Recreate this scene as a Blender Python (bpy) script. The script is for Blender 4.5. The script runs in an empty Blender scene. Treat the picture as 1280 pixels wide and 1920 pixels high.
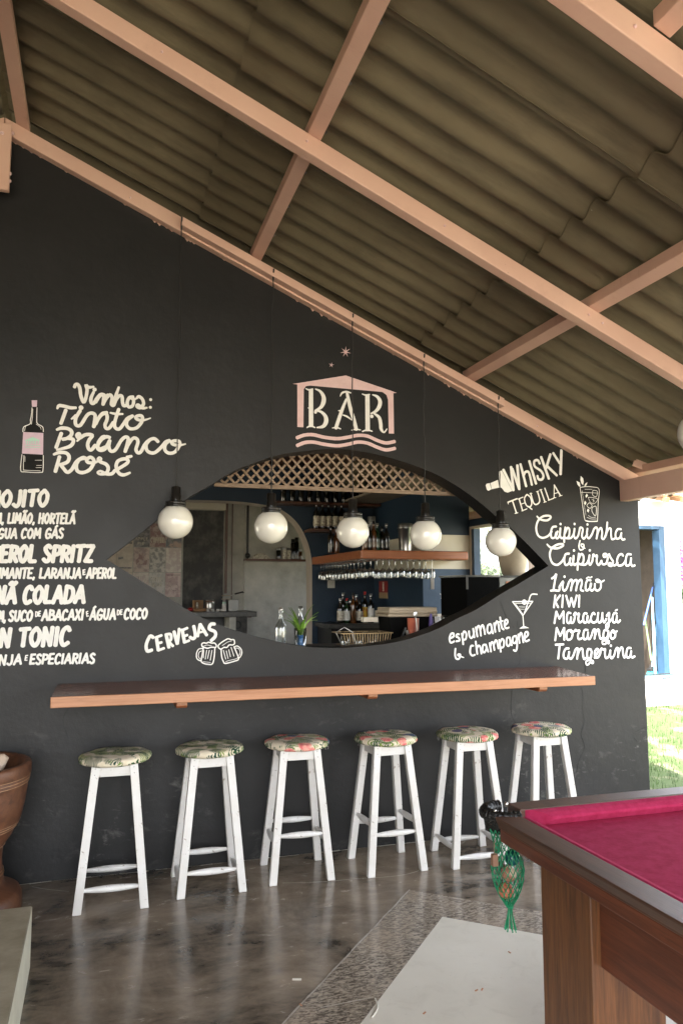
import bpy, bmesh, math, random
from mathutils import Vector, Matrix
from mathutils.geometry import tessellate_polygon
rad = math.radians
rnd = random.Random(7)
sc = bpy.context.scene
COL = sc.collection

# ---------------------------------------------------------------- camera
F_PX, YAW, PITCH, ROLL = 1441.4, rad(17.494), rad(5.746), rad(-0.05)
CAM = Vector((0.0, -4.704, 1.6))
fwd = Vector((math.sin(YAW)*math.cos(PITCH), math.cos(YAW)*math.cos(PITCH), math.sin(PITCH)))
rgt = Vector((math.cos(YAW), -math.sin(YAW), 0)); upv = rgt.cross(fwd)
rgt, upv = (math.cos(ROLL)*rgt + math.sin(ROLL)*upv), (-math.sin(ROLL)*rgt + math.cos(ROLL)*upv)
cd = bpy.data.cameras.new('camera'); cam = bpy.data.objects.new('camera', cd); COL.objects.link(cam)
m = Matrix((rgt, upv, -fwd)).transposed().to_4x4(); m.translation = CAM; cam.matrix_world = m
cd.sensor_fit = 'VERTICAL'; cd.sensor_height = 36.0; cd.lens = F_PX/1920*36.0
cd.clip_start = 0.05; cd.clip_end = 2000
sc.camera = cam
# ---------------------------------------------------------------- sky, sun, exposure
SUN_EL, SUN_AZ = rad(58), rad(215)          # azimuth from +y towards +x
w = bpy.data.worlds.new('World'); sc.world = w; w.use_nodes = True
nt = w.node_tree; sky = nt.nodes.new('ShaderNodeTexSky'); sky.sky_type = 'NISHITA'
sky.sun_disc = False; sky.sun_elevation = SUN_EL; sky.sun_rotation = SUN_AZ; sky.dust_density = 3.0; sky.air_density = 1.0
bg = nt.nodes['Background']; hs = nt.nodes.new('ShaderNodeHueSaturation'); hs.inputs['Saturation'].default_value = .32   # thin milky cloud
nt.links.new(sky.outputs[0], hs.inputs['Color']); nt.links.new(hs.outputs[0], bg.inputs[0]); bg.inputs[1].default_value = 0.15
sd = bpy.data.lights.new('sun', 'SUN'); sd.energy = 2.0; sd.angle = rad(0.6); sd.color = (1, .95, .87)
sun = bpy.data.objects.new('sun', sd); COL.objects.link(sun)
sdir = Vector((math.sin(SUN_AZ)*math.cos(SUN_EL), math.cos(SUN_AZ)*math.cos(SUN_EL), math.sin(SUN_EL)))
sun.rotation_euler = (-sdir).to_track_quat('-Z', 'Y').to_euler()
sc.view_settings.view_transform = 'Standard'; sc.view_settings.look = 'None'
sc.view_settings.exposure = 3.7; sc.view_settings.gamma = 1.0; sc.view_settings.use_curve_mapping = False
cy = sc.cycles
cy.max_bounces = 9; cy.diffuse_bounces = 6; cy.glossy_bounces = 5; cy.transmission_bounces = 8; cy.transparent_max_bounces = 8
cy.sample_clamp_indirect = 6.0; cy.caustics_reflective = False; cy.caustics_refractive = False
cy.use_denoising = True
try: cy.denoiser = 'OPENIMAGEDENOISE'
except Exception: pass

# ---------------------------------------------------------------- measuring helpers: a sight line meets a real plane
def ray(px, py): return rgt*((px-640)/F_PX) - upv*((py-960)/F_PX) + fwd
def atY(px, py, y=0.0): d = ray(px, py); return CAM + d*((y-CAM.y)/d.y)
def atZ(px, py, z=0.0): d = ray(px, py); return CAM + d*((z-CAM.z)/d.z)

# ---------------------------------------------------------------- materials
def nd(t, kind, **kw):
    n = t.nodes.new(kind)
    for k, v in kw.items():
        if k in n.inputs: n.inputs[k].default_value = v
        else: setattr(n, k, v)
    return n
def mat(name, col, rough=.5, col2=None, scale=6.0, detail=6, stretch=(1,1,1), bump=0.0, bscale=None, spec=.5, metal=0.0,
        trans=0.0, lo=.35, hi=.65, space='Object', coat=0.0, ior=1.45, rvar=0.0, island=0.0, sheen=0.0, sss=0.0):
    M = bpy.data.materials.new(name); M.use_nodes = True; t = M.node_tree; b = t.nodes['Principled BSDF']
    b.inputs['Base Color'].default_value = (*col, 1); b.inputs['Roughness'].default_value = rough
    b.inputs['Specular IOR Level'].default_value = spec; b.inputs['Metallic'].default_value = metal
    b.inputs['Transmission Weight'].default_value = trans; b.inputs['IOR'].default_value = ior
    b.inputs['Coat Weight'].default_value = coat; b.inputs['Coat Roughness'].default_value = .1
    b.inputs['Sheen Weight'].default_value = sheen
    if sss: b.inputs['Subsurface Weight'].default_value = sss; b.inputs['Subsurface Radius'].default_value = (.05,.05,.05)
    tc = nd(t, 'ShaderNodeTexCoord'); mp = nd(t, 'ShaderNodeMapping'); mp.inputs['Scale'].default_value = stretch
    t.links.new(tc.outputs[space], mp.inputs[0])
    M['v'] = 0
    cs = None
    if col2 is not None:
        n = nd(t, 'ShaderNodeTexNoise', Scale=scale, Detail=detail, Roughness=.62); t.links.new(mp.outputs[0], n.inputs['Vector'])
        r = nd(t, 'ShaderNodeValToRGB'); r.color_ramp.elements[0].position = lo; r.color_ramp.elements[1].position = hi
        r.color_ramp.elements[0].color = (*col, 1); r.color_ramp.elements[1].color = (*col2, 1)
        t.links.new(n.outputs[0], r.inputs[0]); cs = r.outputs[0]
    if island:
        g = nd(t, 'ShaderNodeNewGeometry'); h = nd(t, 'ShaderNodeHueSaturation'); mr = nd(t, 'ShaderNodeMapRange')
        mr.inputs['To Min'].default_value = 1-island; mr.inputs['To Max'].default_value = 1+island
        t.links.new(g.outputs['Random Per Island'], mr.inputs['Value']); t.links.new(mr.outputs[0], h.inputs['Value'])
        if cs: t.links.new(cs, h.inputs['Color'])
        else: h.inputs['Color'].default_value = (*col, 1)
        cs = h.outputs[0]
    if cs: t.links.new(cs, b.inputs['Base Color'])
    if bump:
        n2 = nd(t, 'ShaderNodeTexNoise', Scale=bscale or scale*3, Detail=5, Roughness=.6); t.links.new(mp.outputs[0], n2.inputs['Vector'])
        bp = nd(t, 'ShaderNodeBump', Strength=bump, Distance=.01); t.links.new(n2.outputs[0], bp.inputs['Height']); t.links.new(bp.outputs[0], b.inputs['Normal'])
    if rvar:
        n3 = nd(t, 'ShaderNodeTexNoise', Scale=scale*1.3, Detail=5); t.links.new(mp.outputs[0], n3.inputs['Vector'])
        mr = nd(t, 'ShaderNodeMapRange'); mr.inputs['From Min'].default_value = .3; mr.inputs['From Max'].default_value = .7
        mr.inputs['To Min'].default_value = max(.02, rough-rvar); mr.inputs['To Max'].default_value = rough+rvar
        t.links.new(n3.outputs[0], mr.inputs['Value']); t.links.new(mr.outputs[0], b.inputs['Roughness'])
    return M
def nodes(M): return M.node_tree, M.node_tree.nodes['Principled BSDF']
def mixc(t, fac, a, bb):
    n = nd(t, 'ShaderNodeMix', data_type='RGBA')
    t.links.new(fac, n.inputs[0])
    for s, v in ((6, a), (7, bb)):
        if isinstance(v, tuple): n.inputs[s].default_value = (*v, 1)
        else: t.links.new(v, n.inputs[s])
    return n.outputs[2]
def ramp(t, src, lo, hi):
    n = nd(t, 'ShaderNodeMapRange'); n.inputs['From Min'].default_value = lo; n.inputs['From Max'].default_value = hi
    t.links.new(src, n.inputs['Value']); return n.outputs[0]
def noise(t, vec, scale, detail=5, rough=.6, dist=0.0):
    n = nd(t, 'ShaderNodeTexNoise', Scale=scale, Detail=detail, Roughness=rough, Distortion=dist); t.links.new(vec, n.inputs['Vector']); return n.outputs[0]
def mapping(t, scale=(1,1,1), rot=(0,0,0), loc=(0,0,0), space='Object'):
    mp = nd(t, 'ShaderNodeMapping'); mp.inputs['Scale'].default_value = scale
    mp.inputs['Rotation'].default_value = rot; mp.inputs['Location'].default_value = loc
    if space == 'World': src = nd(t, 'ShaderNodeNewGeometry').outputs['Position']
    else: src = nd(t, 'ShaderNodeTexCoord').outputs[space]
    t.links.new(src, mp.inputs[0]); return mp.outputs[0]
def mul(t, a, b_):
    n = nd(t, 'ShaderNodeMath', operation='MULTIPLY')
    t.links.new(a, n.inputs[0])
    if isinstance(b_, (int, float)): n.inputs[1].default_value = b_
    else: t.links.new(b_, n.inputs[1])
    return n.outputs[0]

def wall_paint():
    M = bpy.data.materials.new('black_wall_paint'); M.use_nodes = True; t, b = nodes(M)
    v = mapping(t); sep = nd(t, 'ShaderNodeSeparateXYZ'); t.links.new(v, sep.inputs[0])
    base = mixc(t, ramp(t, noise(t, v, 1.3, 6), .3, .7), (.0065,.0064,.0065), (.0115,.0112,.0115))
    # worn, chalky bands low on the wall where feet and stools rub
    low = ramp(t, sep.outputs['Z'], 1.25, .35)
    sc1 = ramp(t, noise(t, mapping(t, (1.6, 1, 2.2)), 5.5, 8, .68, .4), .555, .68)
    patch = ramp(t, noise(t, mapping(t, loc=(5, 0, 2)), 1.5, 3), .46, .62)
    base = mixc(t, mul(t, mul(t, mul(t, sc1, low), patch), .42), base, (.22,.21,.20))
    streak = ramp(t, noise(t, mapping(t, (3.5, 1, 14), (0, .5, 0)), 3.0, 7, .7), .60, .70)
    base = mixc(t, mul(t, mul(t, mul(t, streak, low), patch), .40), base, (.30,.29,.27))
    haze = ramp(t, noise(t, v, .9, 4), .35, .75)
    base = mixc(t, mul(t, haze, .05), base, (.16,.155,.15))
    specks = ramp(t, noise(t, v, 55, 2), .80, .83)
    base = mixc(t, mul(t, specks, .5), base, (.5,.48,.44))
    t.links.new(base, b.inputs['Base Color'])
    r = nd(t, 'ShaderNodeMapRange'); r.inputs['To Min'].default_value = .40; r.inputs['To Max'].default_value = .55; b.inputs['Specular IOR Level'].default_value = .30
    t.links.new(noise(t, v, 4), r.inputs['Value']); t.links.new(r.outputs[0], b.inputs['Roughness'])
    bp = nd(t, 'ShaderNodeBump', Strength=.3, Distance=.008); t.links.new(noise(t, v, 14, 8), bp.inputs['Height'])
    bp2 = nd(t, 'ShaderNodeBump', Strength=.22, Distance=.002); t.links.new(noise(t, v, 180, 3), bp2.inputs['Height']); t.links.new(bp.outputs[0], bp2.inputs['Normal'])
    t.links.new(bp2.outputs[0], b.inputs['Normal']); return M
def cement_floor():
    M = bpy.data.materials.new('polished_cement'); M.use_nodes = True; t, b = nodes(M)
    v = mapping(t)
    n1 = noise(t, v, 1.7, 9, .68, .6); n2 = noise(t, mapping(t, (1, 2.2, 1), (0, 0, .6)), 6, 8, .7, .5)
    c = mixc(t, ramp(t, n1, .40, .62), (.048,.038,.027), (.25,.195,.14))
    c = mixc(t, mul(t, ramp(t, n2, .42, .72), .55), c, (.33,.26,.19))
    c = mixc(t, mul(t, ramp(t, noise(t, v, 22, 7, .75, 1.0), .58, .75), .35), c, (.03,.026,.022))
    t.links.new(c, b.inputs['Base Color'])
    r = nd(t, 'ShaderNodeMapRange'); r.inputs['From Min'].default_value = .3; r.inputs['From Max'].default_value = .7
    r.inputs['To Min'].default_value = .13; r.inputs['To Max'].default_value = .30
    t.links.new(n2, r.inputs['Value']); t.links.new(r.outputs[0], b.inputs['Roughness'])
    b.inputs['Specular IOR Level'].default_value = .75
    bp = nd(t, 'ShaderNodeBump', Strength=.12, Distance=.01); t.links.new(noise(t, v, 5, 6), bp.inputs['Height']); t.links.new(bp.outputs[0], b.inputs['Normal'])
    return M
def granite():
    M = bpy.data.materials.new('grey_granite'); M.use_nodes = True; t, b = nodes(M)
    v = mapping(t, (1, 2.6, 1), (0, 0, .35))
    n1 = noise(t, v, 34, 8, .72, .8); n2 = noise(t, mapping(t), 3, 5)
    c = mixc(t, ramp(t, n1, .44, .56), (.085,.068,.052), (.38,.32,.25))
    c = mixc(t, mul(t, ramp(t, n2, .45, .7), .45), c, (.40,.32,.24))
    t.links.new(c, b.inputs['Base Color']); b.inputs['Roughness'].default_value = .2; return M
def wood(name, c1, c2, rough=.35, axis=0, sc_=9.0, coat=0.0, dark=None):
    M = bpy.data.materials.new(name); M.use_nodes = True; t, b = nodes(M)
    s = [7, 7, 7]; s[axis] = .55
    v = mapping(t, tuple(s)); n1 = noise(t, v, sc_*.55, 8, .7, .6)
    s2 = [30, 30, 30]; s2[axis] = .8
    n2 = noise(t, mapping(t, tuple(s2)), 5, 5, .7)
    c = mixc(t, ramp(t, n1, .33, .68), c1, c2)
    c = mixc(t, mul(t, ramp(t, n2, .52, .72), .45), c, dark or tuple(x*.45 for x in c1))
    t.links.new(c, b.inputs['Base Color']); b.inputs['Roughness'].default_value = rough; b.inputs['Coat Weight'].default_value = coat
    bp = nd(t, 'ShaderNodeBump', Strength=.2, Distance=.003); t.links.new(n2, bp.inputs['Height']); t.links.new(bp.outputs[0], b.inputs['Normal'])
    return M
def worn_white():
    M = bpy.data.materials.new('worn_white_paint'); M.use_nodes = True; t, b = nodes(M)
    v = mapping(t, space='Object')
    c = mixc(t, ramp(t, noise(t, v, 9, 5), .3, .7), (.78,.79,.80), (.70,.70,.68))
    chips = ramp(t, noise(t, v, 40, 6, .72, .6), .625, .65)
    geo = nd(t, 'ShaderNodeNewGeometry'); pr = ramp(t, geo.outputs['Pointiness'], .52, .60)
    c = mixc(t, mul(t, chips, .75), c, (.16,.11,.075)); c = mixc(t, mul(t, pr, .5), c, (.32,.26,.2))
    t.links.new(c, b.inputs['Base Color']); b.inputs['Roughness'].default_value = .42; return M
def seat_fabric(name, flowers, seed):
    M = bpy.data.materials.new(name); M.use_nodes = True; t, b = nodes(M)
    o = (seed*3.1, seed*1.7, seed*.9)
    v = mapping(t, loc=o)
    def fronds(rot, scale, freq):
        vv = mapping(t, (1, 1, 1), rot, o)
        wv = nd(t, 'ShaderNodeTexWave', wave_type='BANDS'); wv.inputs['Scale'].default_value = freq; wv.inputs['Distortion'].default_value = 5; wv.inputs['Detail'].default_value = 1; wv.inputs['Detail Scale'].default_value = 1.2
        t.links.new(vv, wv.inputs[0])
        return mul(t, ramp(t, wv.outputs['Fac'], .38, .5), ramp(t, noise(t, vv, scale, 1, .4), .535, .555))
    cream = mixc(t, ramp(t, noise(t, v, 60, 3), .3, .7), (.62,.54,.40), (.70,.63,.50))
    c = mixc(t, fronds((0, 0, .5), 11, 26), cream, (.035,.085,.035))
    c = mixc(t, fronds((0, 0, 2.0), 13, 30), c, (.16,.23,.055))
    c = mixc(t, fronds((0, 0, 4.1), 14, 34), c, (.02,.055,.04))
    if flowers:
        vo = nd(t, 'ShaderNodeTexVoronoi', feature='F1', Scale=11.0); t.links.new(mapping(t, loc=(o[1], o[0], 0)), vo.inputs['Vector'])
        pet = ramp(t, vo.outputs['Distance'], .46, .40)
        cs = nd(t, 'ShaderNodeSeparateColor'); t.links.new(vo.outputs['Color'], cs.inputs[0])
        on = ramp(t, cs.outputs[0], .48, .50)
        pc = mixc(t, ramp(t, noise(t, v, 45, 3), .4, .6), (.62,.10,.12), (.80,.38,.30))
        c = mixc(t, mul(t, mul(t, pet, on), .92), c, pc)
        bl = ramp(t, cs.outputs[1], .82, .84); c = mixc(t, mul(t, mul(t, pet, bl), .9), c, (.06,.09,.17))
    t.links.new(c, b.inputs['Base Color']); b.inputs['Roughness'].default_value = .9; b.inputs['Specular IOR Level'].default_value = .12
    bp = nd(t, 'ShaderNodeBump', Strength=.35, Distance=.004); t.links.new(noise(t, v, 28, 4), bp.inputs['Height']); t.links.new(bp.outputs[0], b.inputs['Normal'])
    return M
def felt():
    M = mat('red_felt', (.29,.017,.058), .95, (.36,.028,.082), 30, 4, spec=.12, bump=.25, bscale=420)
    return M
def sheet_mat():
    M = bpy.data.materials.new('fibre_cement'); M.use_nodes = True; t, b = nodes(M)
    v = mapping(t, space='World'); n1 = noise(t, v, 1.2, 6)
    c = mixc(t, ramp(t, n1, .3, .7), (.118,.099,.058), (.180,.150,.092))
    c = mixc(t, mul(t, ramp(t, noise(t, mapping(t, (.35, 2.4, .35), space='World'), 5, 6, .7), .48, .70), .5), c, (.055,.045,.028))
    c = mixc(t, mul(t, ramp(t, noise(t, v, 38, 2), .79, .81), .45), c, (.5,.46,.38))
    t.links.new(c, b.inputs['Base Color']); b.inputs['Roughness'].default_value = .85
    ck = nd(t, 'ShaderNodeTexChecker', Scale=260.0); t.links.new(v, ck.inputs[0])
    bp = nd(t, 'ShaderNodeBump', Strength=.35, Distance=.0015); t.links.new(ck.outputs['Fac'], bp.inputs['Height']); t.links.new(bp.outputs[0], b.inputs['Normal'])
    return M
def inset_mat():
    M = bpy.data.materials.new('pale_cement'); M.use_nodes = True; t, b = nodes(M); v = mapping(t)
    c = mixc(t, ramp(t, noise(t, v, 2.4, 8), .25, .75), (.60,.565,.48), (.69,.655,.575))
    c = mixc(t, mul(t, ramp(t, noise(t, v, 7, 9, .75, .8), .52, .74), .30), c, (.36,.32,.25))
    c = mixc(t, mul(t, ramp(t, noise(t, v, 90, 3), .70, .76), .5), c, (.28,.23,.17))
    t.links.new(c, b.inputs['Base Color']); b.inputs['Roughness'].default_value = .36; b.inputs['Specular IOR Level'].default_value = .35
    bp = nd(t, 'ShaderNodeBump', Strength=.12, Distance=.01); t.links.new(noise(t, v, 9, 6), bp.inputs['Height']); t.links.new(bp.outputs[0], b.inputs['Normal']); return M
def thin_glass():
    M = bpy.data.materials.new('clear_glass'); M.use_nodes = True; t = M.node_tree; t.nodes.remove(t.nodes['Principled BSDF'])
    tr = nd(t, 'ShaderNodeBsdfTransparent', Color=(.93,.945,.94,1)); gl = nd(t, 'ShaderNodeBsdfGlossy', Roughness=.03); lw = nd(t, 'ShaderNodeLayerWeight', Blend=.42); mx = nd(t, 'ShaderNodeMixShader')
    mr = nd(t, 'ShaderNodeMapRange'); mr.inputs['To Min'].default_value = .06; mr.inputs['To Max'].default_value = .85
    t.links.new(lw.outputs['Facing'], mr.inputs['Value']); t.links.new(mr.outputs[0], mx.inputs[0]); t.links.new(tr.outputs[0], mx.inputs[1]); t.links.new(gl.outputs[0], mx.inputs[2])
    t.links.new(mx.outputs[0], t.nodes['Material Output'].inputs[0]); return M
def pink_paint():
    M = bpy.data.materials.new('salmon_paint'); M.use_nodes = True; t, b = nodes(M); v = mapping(t, space='World')
    c = mixc(t, ramp(t, noise(t, v, 2.2, 6), .3, .7), (.60,.375,.295), (.67,.445,.35))
    c = mixc(t, mul(t, ramp(t, noise(t, mapping(t, (1, 6, 1), space='World'), 4, 8, .72), .56, .72), .35), c, (.42,.24,.18))
    c = mixc(t, mul(t, ramp(t, noise(t, v, 42, 3), .74, .77), .6), c, (.18,.10,.07))
    t.links.new(c, b.inputs['Base Color']); b.inputs['Roughness'].default_value = .5
    bp = nd(t, 'ShaderNodeBump', Strength=.35, Distance=.003); t.links.new(noise(t, mapping(t, (1, 1, 1), (0, rad(24), 0), space='World'), 38, 6, .7), bp.inputs['Height']); t.links.new(bp.outputs[0], b.inputs['Normal'])
    return M
MT = dict(
 wall=wall_paint(), floor=cement_floor(), granite=granite(), sheet=sheet_mat(), felt=felt(), white=worn_white(),
 inset=inset_mat(),
 step=mat('step_cement', (.20,.175,.12), .5, (.34,.30,.22), 5, 8, bump=.3, bscale=30),
 stepedge=mat('step_edge_cement', (.44,.42,.33), .6, (.54,.52,.42), 9, 8, bump=.4, bscale=60),
 pink=pink_paint(),
 letter=mat('cream_lettering_paint', (.78,.77,.745), .6, (.84,.83,.81), 30, 4, bump=.1),
 pinkpaint=mat('pale_pink_paint', (.68,.47,.47), .6, (.74,.54,.54), 20, 4),
 lilac=mat('lilac_paint', (.60,.45,.55), .6, (.66,.50,.60), 20, 4), mint=mat('mint_paint', (.42,.66,.55), .6),
 counter=wood('counter_hardwood', (.12,.042,.024), (.23,.088,.048), .25, 0, 9, .1, (.035,.014,.009)),
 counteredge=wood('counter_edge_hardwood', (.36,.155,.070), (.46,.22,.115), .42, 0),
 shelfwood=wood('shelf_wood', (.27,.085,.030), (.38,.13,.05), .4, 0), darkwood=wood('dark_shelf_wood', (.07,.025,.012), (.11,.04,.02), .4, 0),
 tablewood=wood('table_rail_wood', (.045,.020,.012), (.095,.044,.026), .42, 1, 9, .0, (.03,.014,.009)),
 tableside=wood('table_side_wood', (.070,.018,.008), (.150,.044,.019), .38, 1, 9, .1),
 tableleg=wood('table_leg_wood', (.070,.026,.009), (.20,.082,.030), .45, 2), 
 mortar=wood('mortar_wood', (.060,.024,.013), (.165,.068,.032), .5, 0, 5, 0, (.06,.022,.012)), groove=mat('worn_groove_wood', (.42,.27,.16), .7, (.3,.17,.09), 20, 4),
 pestle=mat('pestle_wood', (.42,.32,.25), .6, (.5,.4,.31), 10), lattice=wood('weathered_lattice_wood', (.15,.095,.06), (.38,.28,.20), .7, 0, 30),
 globe=mat('opal_glass', (.80,.785,.72), .07, coat=1.0), black=mat('black_plastic', (.012,.011,.010), .28),
 cord=mat('black_cord', (.02,.02,.02), .5), leather=mat('black_leather', (.012,.012,.012), .25, bump=.5, bscale=50), rivet=mat('rivet_metal', (.6,.55,.5), .3, metal=1),
 net=mat('green_cord', (.004,.17,.07), .5, (.01,.24,.11), 60, 3), tealball=mat('teal_ball', (.006,.075,.085), .12, coat=.5), tanball=mat('tan_ball', (.42,.20,.14), .2, (.62,.48,.36), 12, 1, lo=.48, hi=.52), chalk=mat('wood_tag', (.22,.12,.08), .6, (.3,.17,.11), 9),
 navy=mat('navy_wall_paint', (.008,.022,.042), .55, (.012,.029,.052), 3, 5, bump=.15, bscale=30),
 navylit=mat('navy_wall_paint_lit', (.035,.065,.11), .6, (.055,.09,.145), 4, 7, bump=.15, bscale=25),  # lit copy of the navy paint, window light put into the colour
 creamwall=mat('cream_wall_paint', (.62,.57,.46), .6, (.68,.63,.53), 3, 6, bump=.15, bscale=25), whitewash=mat('white_wall_render', (.74,.73,.70), .8, (.80,.79,.77), 2, 6, bump=.25, bscale=18),
 kwall=mat('burnt_cement_render', (.33,.32,.28), .42, (.52,.505,.45), 5, 9, bump=.35, bscale=22, lo=.3, hi=.7), reveal=mat('arch_reveal_render', (.33,.28,.235), .6, (.39,.34,.29), 6, 6),
 panel=mat('sooty_cement_panel', (.02,.019,.017), .5, (.15,.14,.12), 7, 10, stretch=(1,1,.8), lo=.45, hi=.8), ceil=mat('dusty_ceiling', (.18,.15,.12), .7, (.22,.18,.14), 4),
 ksurf=mat('dark_stone_slab', (.03,.03,.027), .3, (.07,.067,.06), 12, 6), steel=mat('brushed_steel', (.55,.54,.52), .28, metal=1, stretch=(1,1,14), bump=.05), darksteel=mat('dull_steel', (.18,.18,.17), .4, metal=.8),
 glass=thin_glass(), dglass=mat('dark_bottle_glass', (.012,.010,.007), .06, coat=.5), gglass=mat('green_bottle_glass', (.012,.035,.014), .06, coat=.5), bglass=mat('amber_bottle_glass', (.085,.030,.008), .08, coat=.5),
 lab1=mat('cream_label', (.62,.57,.47), .6, (.35,.3,.24), 40, 3, lo=.5, hi=.6), lab2=mat('yellow_label', (.60,.36,.03), .6, (.5,.08,.03), 25, 2, lo=.55, hi=.6), lab3=mat('white_label', (.7,.68,.64), .6), labred=mat('red_cap', (.42,.03,.025), .4), silver=mat('silver_cap', (.7,.7,.7), .3, metal=.8),
 tan=mat('tan_plastic', (.40,.33,.24), .45), cooler=mat('black_cooler_plastic', (.003,.003,.003), .75, spec=.08), wire=mat('brass_wire', (.50,.36,.20), .35, metal=.7), cup=mat('red_cup', (.42,.10,.06), .5, (.5,.16,.09), 10), pinkcup=mat('pink_cup', (.55,.27,.2), .5),
 whiteplastic=mat('white_plastic', (.68,.68,.69), .35), purple=mat('purple_cap', (.10,.07,.25), .4), blueglass=mat('blue_glazed_ceramic', (.03,.13,.36), .12, (.05,.2,.48), 8, coat=.5), leaf=mat('leaf_green', (.07,.18,.02), .4, (.20,.34,.05), 14, 3), leafpale=mat('leaf_pale_green', (.28,.42,.12), .4),
 vase=mat('beige_ceramic', (.52,.43,.32), .45, (.60,.51,.40), 4, 3), signred=mat('sign_red', (.24,.02,.015), .5), signyel=mat('sign_tan', (.36,.26,.14), .5), socket=mat('switch_plastic', (.55,.54,.50), .4),
 blue=mat('blue_door_paint', (.022,.060,.11), .4, (.034,.080,.14), 5), bluel=mat('pale_blue_plastic', (.28,.52,.68), .4), blued=mat('blue_plastic_handle', (.06,.14,.42), .4), greenh=mat('green_handle', (.22,.34,.16), .5), teal=mat('teal_bristles', (.03,.24,.30), .8, (.06,.34,.40), 60), brownroom=mat('brown_storeroom_wall', (.045,.034,.025), .8, (.08,.062,.045), 4, 7), rubber=mat('black_rubber', (.02,.02,.02), .6),
 soil=mat('sandy_soil', (.34,.29,.21), .95, (.42,.36,.27), 3, 8, bump=.4, bscale=20), turf=mat('dry_ground', (.24,.22,.15), .95, (.42,.38,.30), 1.6, 8, lo=.42, hi=.66, bump=.5, bscale=25),
 lawn=mat('lawn_soil', (.045,.070,.018), .95, (.20,.18,.12), 2.6, 8, lo=.5, hi=.68, bump=.5, bscale=25),
 grass=mat('grass_blades', (.045,.082,.020), .6, island=.5), foliage=mat('foliage', (.055,.10,.028), .5, island=.55), foliage2=mat('pale_foliage', (.10,.13,.07), .5, island=.5), bract=mat('pink_bracts', (.55,.02,.13), .6, island=.35), bark=mat('bark', (.11,.08,.055), .9, (.18,.14,.1), 12, 6, bump=.5), palm=mat('palm_leaf', (.10,.12,.045), .5, island=.4),
 terra=mat('clay_tile', (.36,.16,.08), .8, (.45,.22,.12), 6, 5), copper=mat('copper_tin', (.32,.14,.08), .35, metal=.6), redp=mat('red_plastic', (.3,.01,.01), .35), brass=mat('golden_box_wood', (.25,.13,.055), .6, (.33,.18,.08), 14), path=mat('pale_concrete', (.50,.47,.42), .85, (.58,.55,.50), 4, 6), hillm=mat('far_hill', (.10,.12,.06), .9, (.2,.19,.11), .05, 6), caulk=mat('pale_grout', (.42,.38,.32), .8, (.3,.26,.21), 30), crack=mat('crack_shadow', (.008,.008,.008), .9),
)
for k in ('leaf', 'grass', 'foliage', 'foliage2', 'palm'): nodes(MT[k])[1].inputs['Specular IOR Level'].default_value = .3
FAB = [seat_fabric('palm_print_fabric', False, 1), seat_fabric('palm_print_fabric', False, 4), seat_fabric('flower_print_fabric', True, 2), seat_fabric('flower_print_fabric', True, 5), seat_fabric('flower_print_fabric', True, 9), seat_fabric('flower_print_fabric', True, 12)]

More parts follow.
